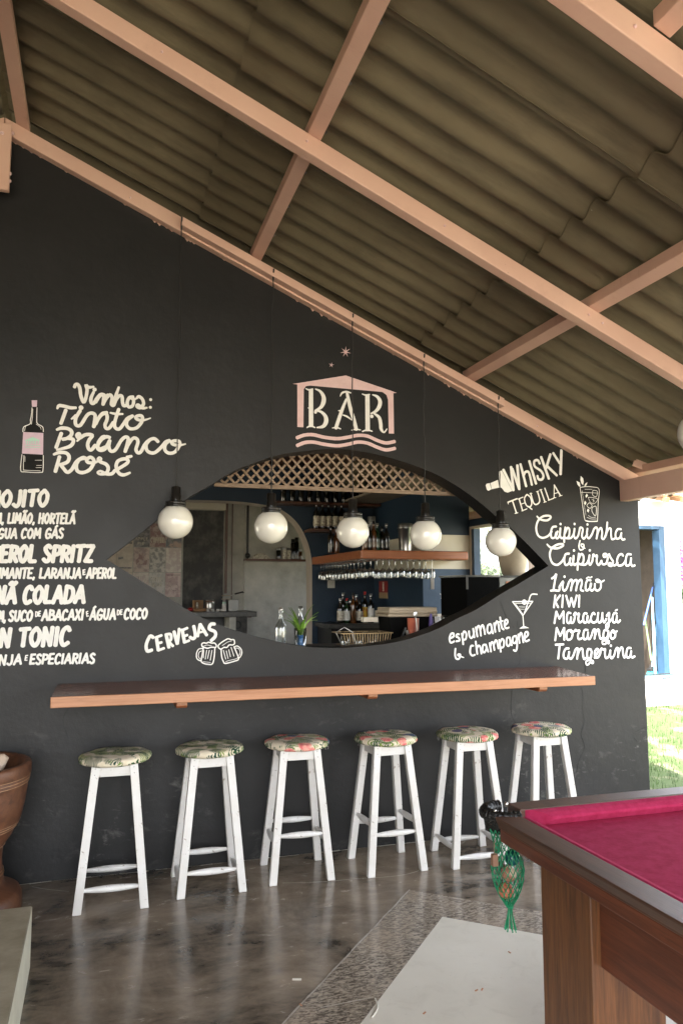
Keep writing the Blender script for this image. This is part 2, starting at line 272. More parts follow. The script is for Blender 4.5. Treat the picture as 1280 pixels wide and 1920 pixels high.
# ---------------------------------------------------------------- mesh buffer
class B:
    def __init__(s): s.v = []; s.f = []; s.mi = []; s.sm = []; s.m = 0
    def add(s, vs, fs, smooth=False):
        o = len(s.v); s.v += [tuple(p) for p in vs]; s.f += [tuple(i+o for i in f) for f in fs]; s.mi += [s.m]*len(fs); s.sm += [smooth]*len(fs); return s
    def box(s, lo, hi, M=None):
        (a, b_, c), (d, e, f) = lo, hi
        vs = [Vector(p) for p in ((a,b_,c),(d,b_,c),(d,e,c),(a,e,c),(a,b_,f),(d,b_,f),(d,e,f),(a,e,f))]
        if M is not None: vs = [M @ p for p in vs]
        return s.add(vs, [(0,3,2,1),(4,5,6,7),(0,1,5,4),(1,2,6,5),(2,3,7,6),(3,0,4,7)])
    def beam(s, p, q, wx, wz, up=(0,0,1), taper=1.0):
        p, q, up = Vector(p), Vector(q), Vector(up); d = (q-p).normalized(); a = d.cross(up).normalized(); b_ = a.cross(d)
        vs = []
        for c, k in ((p, 1.0), (q, taper)):
            for i, j in ((-1,-1),(1,-1),(1,1),(-1,1)): vs.append(c + a*(i*wx/2*k) + b_*(j*wz/2*k))
        return s.add(vs, [(0,1,2,3),(7,6,5,4),(0,4,5,1),(1,5,6,2),(2,6,7,3),(3,7,4,0)])
    def tube(s, pts, r, n=8, closed=False, cap=True, smooth=True):
        pts = [Vector(p) for p in pts]; L = len(pts); rs = r if isinstance(r, (list, tuple)) else [r]*L; vs = []; ref = None
        for i, p in enumerate(pts):
            a = pts[(i-1) % L] if (i or closed) else p; c = pts[(i+1) % L] if (i < L-1 or closed) else p
            d = (c-a).normalized()
            if ref is None: ref = d.orthogonal().normalized()
            ref = (ref - d*ref.dot(d)); ref = ref.normalized() if ref.length > 1e-6 else d.orthogonal().normalized()
            bi = d.cross(ref)
            for k in range(n): t_ = 2*math.pi*k/n; vs.append(p + (ref*math.cos(t_) + bi*math.sin(t_))*rs[i])
        fs = []
        for i in range(L if closed else L-1):
            for k in range(n): a, b_ = i*n, ((i+1) % L)*n; fs.append((a+k, a+(k+1) % n, b_+(k+1) % n, b_+k))
        s.add(vs, fs, smooth)
        if cap and not closed: s.add([vs[k] for k in range(n)][::-1], [tuple(range(n))]); s.add(vs[-n:], [tuple(range(n))])
        return s
    def lathe(s, prof, c=(0,0,0), n=24, smooth=True, M=None):
        vs = []; c = Vector(c)
        for r, z in prof:
            for k in range(n):
                t_ = 2*math.pi*k/n; p = Vector((r*math.cos(t_), r*math.sin(t_), z)); vs.append((M @ p if M is not None else p)+c)
        fs = [(i*n+k, i*n+(k+1) % n, (i+1)*n+(k+1) % n, (i+1)*n+k) for i in range(len(prof)-1) for k in range(n)]
        s.add(vs, fs, smooth)
        if prof[0][0] > 1e-4: s.add(vs[:n][::-1], [tuple(range(n))])
        if prof[-1][0] > 1e-4: s.add(vs[-n:], [tuple(range(n))])
        return s
    def ball(s, c, r, n=20, k=12, sq=(1,1,1)):
        return s.lathe([(max(1e-5, r*math.sin(math.pi*i/k)), -r*math.cos(math.pi*i/k)) for i in range(k+1)], c, n, True, Matrix.Diagonal((*sq, 1)).to_3x3())
    def prism(s, poly, a0, a1, fn):
        """poly: 2-D outline; fn(u, v, a) -> 3-D point; extruded between a0 and a1"""
        n = len(poly); vs = [fn(u, v, a0) for u, v in poly] + [fn(u, v, a1) for u, v in poly]
        tri = tessellate_polygon([[Vector((u, v, 0)) for u, v in poly]])
        fs = [tuple(t_) for t_ in tri] + [(c+n, b_+n, a+n) for a, b_, c in tri] + [(i, (i+1) % n, (i+1) % n+n, i+n) for i in range(n)]
        return s.add(vs, fs)
    def build(s, name, mats, parent=None, local=False, bevel=0.0, fixn=True):
        if not isinstance(mats, (list, tuple)): mats = [mats]
        off = Vector((0,0,0))
        if parent is not None and not local:
            p = parent
            while p is not None: off += Vector(p.location); p = p.parent
        me = bpy.data.meshes.new(name); me.from_pydata([tuple(Vector(v)-off) for v in s.v], [], s.f)
        me.polygons.foreach_set('material_index', s.mi); me.polygons.foreach_set('use_smooth', s.sm)
        for M in mats: me.materials.append(M)
        if fixn or bevel:
            bm = bmesh.new(); bm.from_mesh(me)
            if fixn: bmesh.ops.recalc_face_normals(bm, faces=bm.faces)
            if bevel:
                ed = [e for e in bm.edges if len(e.link_faces) == 2 and e.calc_face_angle(0) > .5]
                bmesh.ops.bevel(bm, geom=ed, offset=bevel, segments=2, affect='EDGES', profile=.5, clamp_overlap=True)
            bm.to_mesh(me); bm.free()
        me.update(); o = bpy.data.objects.new(name, me); COL.objects.link(o)
        if parent is not None: o.parent = parent
        return o
def tag(o, label=None, cat=None, group=None, kind=None):
    if label: o['label'] = label
    if cat: o['category'] = cat
    if group: o['group'] = group
    if kind: o['kind'] = kind
    return o
def thing(name, label, cat, loc=(0,0,0), rz=0.0, group=None):
    o = bpy.data.objects.new(name, None); COL.objects.link(o); o.location = loc; o.rotation_euler = (0,0,rz); o.empty_display_size = .1
    return tag(o, label, cat, group)
def catmull(pts, seg=6, closed=False):
    n = len(pts)
    if n < 3: return [tuple(p) for p in pts]
    out = []
    g = (lambda i: pts[i % n]) if closed else (lambda i: pts[max(0, min(n-1, i))])
    for i in range(n if closed else n-1):
        a, b_, c, d = g(i-1), g(i), g(i+1), g(i+2)
        for k in range(seg):
            t_ = k/seg
            out.append(tuple(.5*((2*q1)+(-q0+q2)*t_+(2*q0-5*q1+4*q2-q3)*t_*t_+(-q0+3*q1-3*q2+q3)*t_**3) for q0, q1, q2, q3 in zip(a, b_, c, d)))
    if not closed: out.append(tuple(pts[-1]))
    return out
# ================================================================ STRUCTURE
TR = math.tan(rad(24.0)); Z0 = 3.9925; XR = -0.60; ZR = Z0 - TR*XR
def zb(x, h=0.0): return (Z0 - TR*x if x >= XR else ZR + TR*(x-XR)) + h        # underside of the rafters
# ground
def gz(x, y): s_ = min(1, max(0, (y-1)/2.6)); return -.07 + .19*s_*s_*(3-2*s_) + (max(0, math.hypot(x, y)-40)*.012)
g = B(); xs = [-300,-120,-60,-30,-15,-8,-4,0,2,3.5]+[3.9+.4*i for i in range(14)]+[11,14,20,30,45,60,120,300]
ys = [-300,-120,-60,-30,-15,-8,-4]+[-2+.4*i for i in range(18)]+[6.5,9,14,20,30,45,60,120,300]
g.add([(x, y, gz(x, y)) for y in ys for x in xs], [(j*len(xs)+i, j*len(xs)+i+1, (j+1)*len(xs)+i+1, (j+1)*len(xs)+i) for j in range(len(ys)-1) for i in range(len(xs)-1)], True)
tag(g.build('ground', MT['turf']), kind='structure')
lw = B(); lx = [3.9+.45*i for i in range(20)]; ly = [-2+.45*i for i in range(24)]
lw.add([(x, y, gz(x, y)+.012) for y in ly for x in lx], [(j*20+i, j*20+i+1, (j+1)*20+i+1, (j+1)*20+i) for j in range(23) for i in range(19)], True)
tag(lw.build('lawn', MT['lawn']), kind='structure')
# floor with its granite border and pale inset
fl = B(); fl.box((-7, -10.5, -.15), (3.86, 0.09, 0)); floor = tag(fl.build('floor', MT['floor'], bevel=.006), kind='structure')
fi = B(); fi.box((-4, 0.1, -.15), (3.76, 5.6, .2)); tag(fi.build('kitchen_floor', MT['step']), kind='structure')
ga, gb_, GO, GW = Vector((-.6686,-.7436)), Vector((.7436,-.6686)), Vector((1.636,-.729)), .253
def G2(u, v): return GO + ga*u + gb_*v
def flat(poly, z0, z1): b = B(); b.prism([tuple(p) for p in poly], z0, z1, lambda u, v, a: (u, v, a)); return b
U = [0, 1.42, 2.9, 4.4]; 
for i in range(3):
    u0, u1 = U[i]+(.002 if i else 0), U[i+1]-.002
    p = [G2(u0, 0), G2(u1, 0), G2(u1, GW), G2(u0 if i else GW, GW)]
    flat(p, .0005, .0045).build('granite_slab', MT['granite'], floor)
    p = [G2(0, u0), G2(0, u1), G2(GW, u1), G2(GW, u0 if i else GW)]
    p = [q + (ga*.0+gb_*.0015 if True else 0) for q in p]
    flat(p, .0006, .0046).build('granite_slab', MT['granite'], floor)
flat([G2(GW+.002, GW+.002), G2(4.4, GW+.002), G2(4.4, 4.4), G2(GW+.002, 4.4)], .0004, .0042).build('pale_inset', MT['inset'], floor)
def gline(b, pts, wd, z):
    pts = catmull(pts, 5)
    for i in range(len(pts)-1):
        p, q = Vector(pts[i]), Vector(pts[i+1]); n = (q-p).orthogonal().normalized()*wd*(.5+.35*rnd.random())
        b.add([(*(p-n), z), (*(q-n), z), (*(q+n), z), (*(p+n), z)], [(0,1,2,3)])
cr = B()
gline(cr, [tuple(G2(.02*i*6, -.003+rnd.uniform(-.003, .003))) for i in range(38)], .006, .0052)
gline(cr, [tuple(atZ(*q).xy) for q in ((530,1656),(580,1655),(625,1652),(668,1648),(720,1645),(760,1640),(792,1630),(800,1622))], .004, .0015)
gline(cr, [tuple(atZ(*q).xy) for q in ((60,1663),(90,1668),(130,1672))], .003, .0015)
gline(cr, [tuple(atZ(*q).xy) for q in ((600,1892),(640,1884),(700,1872))], .004, .0052)
cr.build('grout_line', MT['caulk'], floor)
gl = B()
for i in range(46): gline(gl, [(-.36+i*.052+rnd.uniform(-.01,.01), -.006-rnd.random()*.008) , (-.30+i*.052, -.008)], .010*rnd.random(), .0012+i*1e-5)
gl.build('wall_foot_chips', MT['inset'], floor)
# scraps on the floor
for i, q in enumerate([(566,1886),(957,1787),(902,1857),(890,1858),(793,1901)]):
    p = atZ(*q, .005); b = B(); a = rnd.random()*3
    b.beam(p, p+Vector((math.cos(a)*.013, math.sin(a)*.013, .003)), .006, .002)
    tag(b.build('dry_leaf_scrap', MT['terra']), ['small brown scrap low on the pale floor inset by the granite', 'brown scrap on the pale inset nearest the pool table net', 'brown scrap of a pair in the middle of the pale inset', 'left brown scrap of the close pair on the pale inset', 'brown scrap at the bottom edge of the pale inset'][i], 'scrap')
b = B(); pts = [atZ(*q, .008) for q in ((703,1872),(707,1884),(705,1896),(697,1907))]; b.tube(catmull([tuple(p) for p in pts], 4), .003, 5)
tag(b.build('curled_strip', MT['inset']), 'thin curled white strip lying where granite meets pale inset', 'strip')
b = B(); p = atZ(548, 1836, .003); b.beam(p, p+Vector((.035,-.012,0)), .012, .003); tag(b.build('paper_scrap', MT['inset']), 'tiny pale paper scrap on the dark cement floor', 'scrap')
# low cement step bottom left
st = B(); st.box((-3.2, -4.2, .0005), (-.231, -1.015, .25)); st.m = 1; st.box((-.2308, -4.2, .0008), (-.2275, -1.013, .247))
tag(st.build('cement_step', [MT['step'], MT['stepedge']], bevel=.008), 'low grey cement step with a paler chipped side in the bottom left corner', 'step')

# black bar wall with the eye-shaped opening
UP = [(200,1049),(250,1011),(289,980),(348,937),(396,909),(441,882),(499,860),(544,849),(600,843),(640,842),(674,846),(730,858),(801,882),(854,910),(899,942),(929,968),(957,990),(990,1022),(1027.5,1061)]
LOW = [(971,1095),(938,1114),(892,1143),(856,1160),(820,1179),(770,1197),(730,1206),(692,1211),(636,1215),(571,1212.5),(516,1202),(454,1186),(379,1158),(313,1119),(252,1081)]
def wxz(px, py): p = atY(px, py, 0); return (p.x, p.z)
up = catmull([wxz(*q) for q in UP], 4); lo_ = catmull([wxz(*UP[-1])]+[wxz(*q) for q in LOW]+[wxz(*UP[0])], 4)
hole = up[:-1] + lo_[:-1]
TH = .18; XW = 3.767
outer = [(-4.2, 0), (XW+.004, 0), (XW, 1), (XW, zb(XW, .02)), (XR, ZR+.02), (-4.2, zb(-4.2, .02))]
wb = B(); both = [Vector((x, z, 0)) for x, z in outer], [Vector((x, z, 0)) for x, z in hole]
allp = outer + hole; n = len(allp); tri = tessellate_polygon(both)
wb.add([(x, 0, z) for x, z in allp] + [(x, TH, z) for x, z in allp], [tuple(t_) for t_ in tri] + [(c+n, b_+n, a+n) for a, b_, c in tri])
for ring, o in ((outer, 0), (hole, len(outer))):
    k = len(ring)
    for i in range(k): j = (i+1) % k; wb.add([(ring[i][0], 0, ring[i][1]), (ring[j][0], 0, ring[j][1]), (ring[j][0], TH, ring[j][1]), (ring[i][0], TH, ring[i][1])], [(0,1,2,3)])
WALL = wb.build('bar_wall', MT['wall'])
tag(WALL, 'tall black painted gable wall with an eye shaped opening and hand painted drinks menu', 'wall')
# cracks in the wall
ck = B()
def wribbon(b, pts, wd, y0=.0015, dy=1.5e-5, smooth=True, seg=5, scale=1.0, closed=False, jit=.0):
    """pts: wall (x, z[, width factor]); flat brush stroke lying on the wall"""
    P = [(p[0], p[1], p[2] if len(p) > 2 else 1.0) for p in pts]
    P = catmull(P, seg, closed) if smooth else P
    if closed: P = P + [P[0]]
    L = len(P)
    if L == 2: # subdivide a straight stroke so that its edge can wobble
        P = [tuple(a+(c-a)*k/6 for a, c in zip(P[0], P[1])) for k in range(7)]; L = 7
    lf, rt, ys_ = [], [], []
    for i in range(L):
        a, c = P[max(0, i-1)], P[min(L-1, i+1)]
        d = Vector((c[0]-a[0], c[1]-a[1])); d = d.normalized() if d.length > 1e-9 else Vector((1, 0)); nrm = Vector((-d.y, d.x))
        h = wd*P[i][2]*.5*(1+rnd.uniform(-jit, jit)); ctr = Vector(P[i][:2])
        lf.append(ctr+nrm*h); rt.append(ctr-nrm*h); b.k = getattr(b, 'k', 0)+1; ys_.append(-(y0+dy*b.k))
    for i in range(L-1):
        b.add([(lf[i].x, ys_[i], lf[i].y), (lf[i+1].x, ys_[i+1], lf[i+1].y), (rt[i+1].x, ys_[i+1], rt[i+1].y), (rt[i].x, ys_[i], rt[i].y)], [(0,1,2,3)])
    if not closed:
        for i, sg in ((0, -1), (L-1, 1)):
            a, c = (P[0], P[1]) if i == 0 else (P[L-2], P[L-1]); d = Vector((c[0]-a[0], c[1]-a[1])).normalized()*sg; nrm = Vector((-d.y, d.x)); h = wd*P[i][2]*.5; ctr = Vector(P[i][:2])
            vs = [ctr+nrm*h*math.cos(t_)+d*h*.8*math.sin(t_) for t_ in [math.pi*k/6 for k in range(7)]]
            b.k += 1; yy = -(y0+dy*b.k); b.add([(v.x, yy, v.y) for v in vs], [tuple(range(7))])
def pxr(q): return wxz(*q)
for path in ([(938,1128),(950,1158),(962,1178)],[(905,1160),(900,1178),(905,1200),(925,1222)],[(969,1165),(974,1200),(972,1222),(974,1240),(966,1250)],[(960,1290),(957,1330),(962,1350),(974,1362)],[(1096,1245),(1097,1262),(1085,1285),(1093,1300),(1090,1330),(1096,1352),(1088,1376),(1093,1400),(1086,1425),(1078,1450)],[(1190,1372),(1203,1366),(1216,1362)],[(1188,1383),(1194,1391)],[(130,1325),(120,1350),(128,1385)]):
    wribbon(ck, [pxr(q) for q in catmull([(a+rnd.uniform(-2,2), c) for a, c in path], 3)], .0024, .0012, jit=.5, smooth=False)
ck.build('wall_crack', MT['crack'], WALL)

# ---------------------------------------------------------------- roof: one thing, every sheet and timber a part
ROOF = thing('pavilion_roof', 'corrugated cement sheet roof on salmon pink rafters and purlins over the bar', 'roof')
PITCH_, ROWW = .183, 1.098
def sheet_mesh(name, Lx, row_up=True):
    vs, fs = [], []; NY, NX = 66, 3; W_ = ROWW+.07
    for side in (0, 1):
        for i in range(NX+1):
            x = Lx*i/NX
            for j in range(NY+1):
                y = W_*j/NY
                z = -TR*x + (.0265)*(1-math.cos(2*math.pi*(y-.01)/PITCH_)) + .020*x/Lx + .008*y/W_ + (.006 if side else 0)
                vs.append((x, y, z))
    n_ = (NX+1)*(NY+1)
    for s_ in (0, 1):
        for i in range(NX):
            for j in range(NY):
                a = s_*n_ + i*(NY+1)+j; q = (a, a+1, a+NY+2, a+NY+1); fs.append(q if s_ else q[::-1])
    for i in range(NX):
        for j in (0, NY): a = i*(NY+1)+j; fs.append((a, a+NY+1, a+NY+1+n_, a+n_))
    k = len(fs)
    for j in range(NY):
        for i in (0, NX): a = i*(NY+1)+j; fs.append((a, a+1, a+1+n_, a+n_))
    me = bpy.data.meshes.new(name); me.from_pydata(vs, [], fs); me.polygons.foreach_set('use_smooth', [q < k for q in range(len(fs))]); me.materials.append(MT['sheet']); me.update(); return me
HS = .157
m_top = sheet_mesh('roof_sheet', 1.30); m_full = sheet_mesh('roof_sheet', 1.67); m_low = sheet_mesh('roof_sheet', 2.15)
for row in range(-6, 7):
    y0 = -2.25 + ROWW*row
    for x0, me in ((XR+.02, m_top), (.54, m_full), (2.03, m_low)):
        o = bpy.data.objects.new('roof_sheet', me); COL.objects.link(o); o.parent = ROOF
        o.location = (x0, y0, Z0 - TR*x0 + HS + rnd.uniform(-.0015, .0015))
    for x0 in (-.62, -2.10, -3.6):
        o = bpy.data.objects.new('roof_sheet', m_full); COL.objects.link(o); o.parent = ROOF
        o.rotation_euler = (0, 0, math.pi); o.location = (x0, y0+ROWW+.07, ZR + TR*(x0-XR) + HS)
rd = B(); rd.prism([(-.14,-.05),(0,.03),(.14,-.05),(.14,-.04),(0,.045),(-.14,-.04)], -8.8, 5.5, lambda u, v, a: (XR+u, a, ZR+HS+.075+v)); rd.build('ridge_cap', MT['sheet'], ROOF)
for yf in (-.06, -1.45, -2.84, -4.23, -5.62, -7.01, -8.40):
    b = B(); poly = [(XR+.002, ZR), (3.95, zb(3.95)), (3.95, zb(3.95, .095)), (XR+.002, ZR+.095)]
    if yf > -.1: poly[1] = (3.66, zb(3.66)); poly[2] = (3.78, zb(3.78, .095))
    y1_ = yf+(.058 if yf > -.1 else .065)
    b.prism(poly, yf, y1_, lambda u, v, a: (u, a, v)); b.build('rafter', MT['pink'], ROOF, bevel=.004)
    b = B(); b.prism([(XR-.002, ZR), (XR-.002, ZR+.095), (-5.0, zb(-5.0, .095)), (-5.0, zb(-5.0))], yf, yf+.058, lambda u, v, a: (u, a, v)); b.build('rafter', MT['pink'], ROOF, bevel=.004)
def purlin(x, wd, y0, y1, h0=.097, h1=.152):
    b = B(); s_ = 1 if x > XR else -1
    b.prism([(x-wd/2, zb(x-wd/2, h0)), (x+wd/2, zb(x+wd/2, h0)), (x+wd/2, zb(x+wd/2, h1)), (x-wd/2, zb(x-wd/2, h1))], y0, y1, lambda u, v, a: (u, a, v)); b.build('purlin', MT['pink'], ROOF, bevel=.003)
for x in (.897, 2.385, 3.74): purlin(x, .062, -8.8, -.005 if x < 3 else .6)
purlin(-.50, .075, -8.8, -.02); purlin(-2.1, .062, -8.8, 5); purlin(-3.6, .062, -8.8, 5)
for x in (.897, 2.385): purlin(x, .062, .4, 5.2)
purlin(1.65, .062, -8.8, -2.842)
b = B(); b.box((3.605, -8.8, 2.237), (3.68, -.004, 2.388)); b.build('eave_beam', MT['pink'], ROOF, bevel=.004)
b = B(); b.box((3.607, 0.185, 2.3), (3.68, 5.6, 2.388)); b.build('eave_beam', MT['pink'], ROOF, bevel=.004)
for yy in (-6.2, -8.7): b = B(); b.box((3.60, yy-.07, 0), (3.74, yy+.07, 2.236)); b.build('post', MT['pink'], ROOF, bevel=.006)
b = B(); b.box((-5.1, -5.6, 0), (-4.9, -5.4, 2.42)); b.box((-5.1, -.2, 0), (-4.9, 0, 2.42)); b.build('post', MT['pink'], ROOF)
# cleats where the rafter meets the eave beam
for (qa, qb) in (((1186,868),(1208,884)), ((1190,866),(1215,880))):
    pa = atY(*qa, -.11); b = B(); b.beam(pa, pa+Vector((.085, -.02, -.035)), .045, .014, up=(0,1,0)); b.build('cleat', MT['pink'], ROOF, bevel=.002)
# plastered top of the wall behind the rafter: ragged paint fringe
rg = B()
for i in range(40):
    x = -.56 + rnd.random()*4.1; hh = rnd.random()**3*.012-.004
    rg.add([(x, -.0022, zb(x)+.004), (x+.03, -.0022, zb(x+.03)+.004), (x+.018, -.0022, zb(x+.018)-.006-hh)], [(0,1,2)])
rg.build('paint_fringe', MT['pink'], ROOF)
# ridge gusset board with bolts at the top left
b = B(); b.box((-.80, -.135, 3.875), (-.552, -.095, 4.275)); gus = b.build('gusset_board', MT['pink'], ROOF, bevel=.004)
for z_, x_ in ((4.21,-.60), (3.985,-.552), (3.94,-.552), (4.23,-.548)):
    b = B(); b.ball((x_, -.137 if x_ < -.59 else -.115, z_), .011, 10, 6); b.build('bolt', MT['pinkpaint'], gus)
b = B(); b.box((-5.35, -10.5, 0), (-5.2, 0, 2.4)); tag(b.build('added_light_block_wall', MT['reveal']), 'plain unseen wall added to shut out light from the left side of the pavilion', 'wall')  # added out of view so that no light enters from the left
# nail heads and roof fixings
for yf in (-1.452, -2.842):
    for x in (.2, .86, 1.55, 2.35, 2.43, 3.1):
        b = B(); b.ball((x, yf, zb(x, .05)), .0065, 8, 5); b.build('bolt', MT['pinkpaint'], ROOF)
for x in (.12, .80, 1.9, 2.9): b = B(); b.ball((x, -.061, zb(x, .035)), .0065, 8, 5); b.build('bolt', MT['pinkpaint'], ROOF)
for x in (.897, 2.385):
    for k in range(8):
        yb = -.35-k*.366; b = B(); b.tube([(x+.05, yb, zb(x+.05, .15)), (x+.05, yb, zb(x+.05, .185))], .004, 6); b.lathe([(.012,0),(.012,.003),(.001,.004)], (x+.05, yb, zb(x+.05, .148)), 8); b.build('roof_bolt', MT['darksteel'], ROOF)
# lamp track on the first rafter
tk = thing('lamp_track', 'slim pink board along the first rafter from which the globe lamps hang', 'board')
b = B(); xa, xb = .425, 2.61
b.prism([(xa, zb(xa, .012)), (xb, zb(xb, .012)), (xb, zb(xb, .068)), (xa, zb(xa, .068))], -.125, -.061, lambda u, v, a: (u, a, v)); b.build('track_board', MT['pink'], tk, bevel=.003)

# ---------------------------------------------------------------- bar counter shelf
ct = thing('counter_shelf', 'long reddish hardwood bar counter fixed to the black wall above the stools', 'counter', (1.35, -.3, 1.03))
b = B(); b.prism([(-.199, -.001), (-.205, -.575), (2.905, -.605), (3.04, -.001)], 1.024, 1.07, lambda u, v, a: (u, v, a)); b.build('counter_top', MT['counter'], ct, bevel=.003)
b = B(); b.prism([(-.207, -.576), (-.2055, -.5885), (2.909, -.6185), (2.907, -.606)], 1.018, 1.0715, lambda u, v, a: (u, v, a)); b.build('front_lipping', MT['counteredge'], ct, bevel=.003)
for qx, qy in ((341, 1328), (699, 1311), (1018, 1297)):
    p = atY(qx, qy, -.36); zb_ = p.z
    b = B(); b.prism([(-.002, 1.0225), (-.002, zb_+.03), (-.10, zb_), (-.345, zb_), (-.36, zb_+.012), (-.36, 1.0225)], p.x-.03, p.x+.03, lambda u, v, a: (a, u, v)); b.build('bracket', MT['shelfwood'], ct, bevel=.003)
    b = B(); b.box((p.x-.027, -.3625, zb_+.014), (p.x+.027, -.3602, 1.018)); b.build('bracket_end', MT['counteredge'], ct)

# ---------------------------------------------------------------- the room behind: walls
Y1, Y2, Y3 = 2.28, 3.68, 5.0
XS = 3.55
# side wall with its window
sw = thing('side_wall', 'right side wall of the bar room with a window onto the garden', 'wall')
b = B(); b.box((XS, TH+.002, .2), (XS+.05, Y3+.3, 1.25)); b.box((XS, TH+.002, 1.25), (XS+.05, .42, 2.2)); b.box((XS, 2.2, 1.25), (XS+.05, 3.97, 2.2)); b.m = 1; b.box((XS, TH+.002, 2.2), (XS+.05, Y3+.3, 2.296))
b.build('wall_face', [MT['creamwall'], MT['navy']], sw)
b = B(); b.box((XS-.012, 2.16, 1.24), (XS+.058, 2.215, 2.197)); b.build('window_frame', MT['navylit'], sw); b = B(); b.box((XS-.02, .4, 2.198), (XS+.06, 2.24, 2.222)); b.build('window_frame', MT['creamwall'], sw)
b = B(); b.box((XS-.01, .40, 1.235), (XS+.07, 2.158, 1.255)); b.build('window_sill', MT['creamwall'], sw)
# chimney-like block with painted bands
bk = thing('painted_block', 'cream pillar beside the window with navy blue painted bands', 'pillar')
b = B(); b.box((3.04, Y1, .2), (XS-.001, Y2-.001, 2.9)); b.build('block_body', MT['creamwall'], bk)
for z0_, z1_, mm in ((2.14, 2.9, 'navy'), (1.36, 1.80, 'navylit')):  # lower front band takes the lit navy copy, side bands the darker one
    b = B(); b.box((3.037, Y1-.003, z0_), (XS-.002, Y1-.0005, z1_)); b.build('painted_band', MT[mm], bk)
    b = B(); b.box((3.037, Y1-.0004, z0_), (3.0395, Y2-.002, z1_)); b.build('painted_band', MT['navy'], bk)
cp = B()
for i in range(60):
    u = rnd.gauss(0, .35); v = rnd.uniform(-1, 1); c = (3.245+u*.035*(1-.6*v), Y1-.0045-1e-5*i, 1.585+v*.085); r_ = rnd.uniform(.003,.009)
    cp.add([(c[0]+r_*math.cos(a)*.7, c[1], c[2]+r_*1.5*math.sin(a)) for a in (0,1.3,2.5,3.8,5)], [(0,1,2,3,4)])
tag(cp.build('chalk_mark', MT['lab3'], bk), 'white rubbed chalk mark')
# back wall with the arch
arch = [atY(*q, Y2) for q in ((585,1200),(585,1100),(584.5,1058),(581,1032),(574,1010),(562,987),(545,968),(522,953),(495,946.5),(440,940),(348,937))]
arch = [(p.x, p.z) for p in arch]; arch = catmull(arch, 4); arch = [(2.296, .2)] + arch + [(-.6, 2.57), (-.6, .2)]
aw = B(); poly = [(XS-.002, .2), (XS-.002, zb(XS, .0)), (XR, ZR), (-3.4, zb(-3.4)), (-3.4, .2)] + arch[::-1]
n = len(poly); tri = tessellate_polygon([[Vector((u, v, 0)) for u, v in poly]])
aw.add([(u, Y2, v) for u, v in poly] + [(u, Y2+.25, v) for u, v in poly], [tuple(t_) for t_ in tri] + [(c+n, b_+n, a+n) for a, b_, c in tri]); aw.m = 1
for i in range(5, n-1): aw.add([(poly[i][0], Y2, poly[i][1]), (poly[i+1][0], Y2, poly[i+1][1]), (poly[i+1][0], Y2+.25, poly[i+1][1]), (poly[i][0], Y2+.25, poly[i][1])], [(0,1,2,3)])
AW = tag(aw.build('arch_wall', [MT['navy'], MT['reveal']]), 'dark navy back wall of the bar with a wide arched opening to the kitchen', 'wall')
b = B(); b.box((2.62, 1.5, 2.575), (XS-.003, Y2-.003, 2.60)); tag(b.build('bar_ceiling', MT['ceil']), kind='structure'); b = B(); b.box((.15, .35, 2.98), (2.6, Y2-.003, 3.0)); tag(b.build('bar_ceiling', MT['darkwood']), kind='structure')
# kitchen back wall
kw = B(); kw.box((-3.4, Y3, .2), (1.757, Y3+.15, 4.1)); kw.box((1.757, Y3-.07, .2), (3.5, Y3+.15, 4.1)); KW = tag(kw.build('kitchen_wall', MT['kwall']), 'grey burnt cement kitchen wall seen through the arch', 'wall')
b = B(); b.box((1.0, Y3-.006, 1.3), (1.497, Y3-.0005, 2.60)); b.build('dark_panel', MT['panel'], KW)
b = B(); b.box((.70, Y3-.14, 2.59), (1.50, Y3-.0005, 2.68)); b.build('hood_strip', MT['creamwall'], KW)
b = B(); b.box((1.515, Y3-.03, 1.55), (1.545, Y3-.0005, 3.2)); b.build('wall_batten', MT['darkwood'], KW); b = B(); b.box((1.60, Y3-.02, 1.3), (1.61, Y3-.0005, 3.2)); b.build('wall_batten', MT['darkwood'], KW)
b = B(); b.box((1.775, Y3-.10, 1.98), (1.80, Y3-.0705, 3.1)); b.build('wall_batten', MT['black'], KW)
b = B(); b.box((1.85, Y3-.085, 1.25), (1.80, Y3-.0705, 1.28)); b.build('wall_batten', MT['darkwood'], KW)
# vintage poster tiles
TILE = []
def tilemat(i, c1, c2, sc_): return mat('printed_poster_tile', c1, .35, c2, sc_, 3, lo=.44, hi=.56)
tm = [tilemat(i, tuple((q*.6+(a[0]+a[1]+a[2])*.133)*2.2 for q in a), tuple((q*.6+(c[0]+c[1]+c[2])*.133)*2.2 for q in c), s_) for i, (a, c, s_) in enumerate([((.055,.05,.055),(.14,.13,.13),14),((.15,.055,.055),(.26,.17,.13),16),((.06,.07,.10),(.28,.16,.11),9),((.30,.24,.18),(.36,.30,.23),10),((.33,.24,.20),(.20,.12,.11),9),((.13,.12,.11),(.30,.27,.24),22),((.37,.32,.27),(.30,.22,.20),12),((.24,.23,.21),(.33,.30,.27),14),((.36,.25,.22),(.28,.15,.14),13)])]
x1t = .979; zr = [2.414, 2.114, 1.809, 1.505]; cw = .1935
order = [[3,0,1,2],[3,4,5,6],[3,6,7,8]]
def tribbon(b, pts, wd, y): # thin printed line on a tile
    for i in range(len(pts)-1):
        p, q = Vector(pts[i]), Vector(pts[i+1]); nn = (q-p); 
        if nn.length < 1e-6: continue
        nn = Vector((-nn.y, nn.x)).normalized()*wd/2
        b.add([(p.x-nn.x, y, p.y-nn.y), (q.x-nn.x, y, q.y-nn.y), (q.x+nn.x, y, q.y+nn.y), (p.x+nn.x, y, p.y+nn.y)], [(0,1,2,3)])
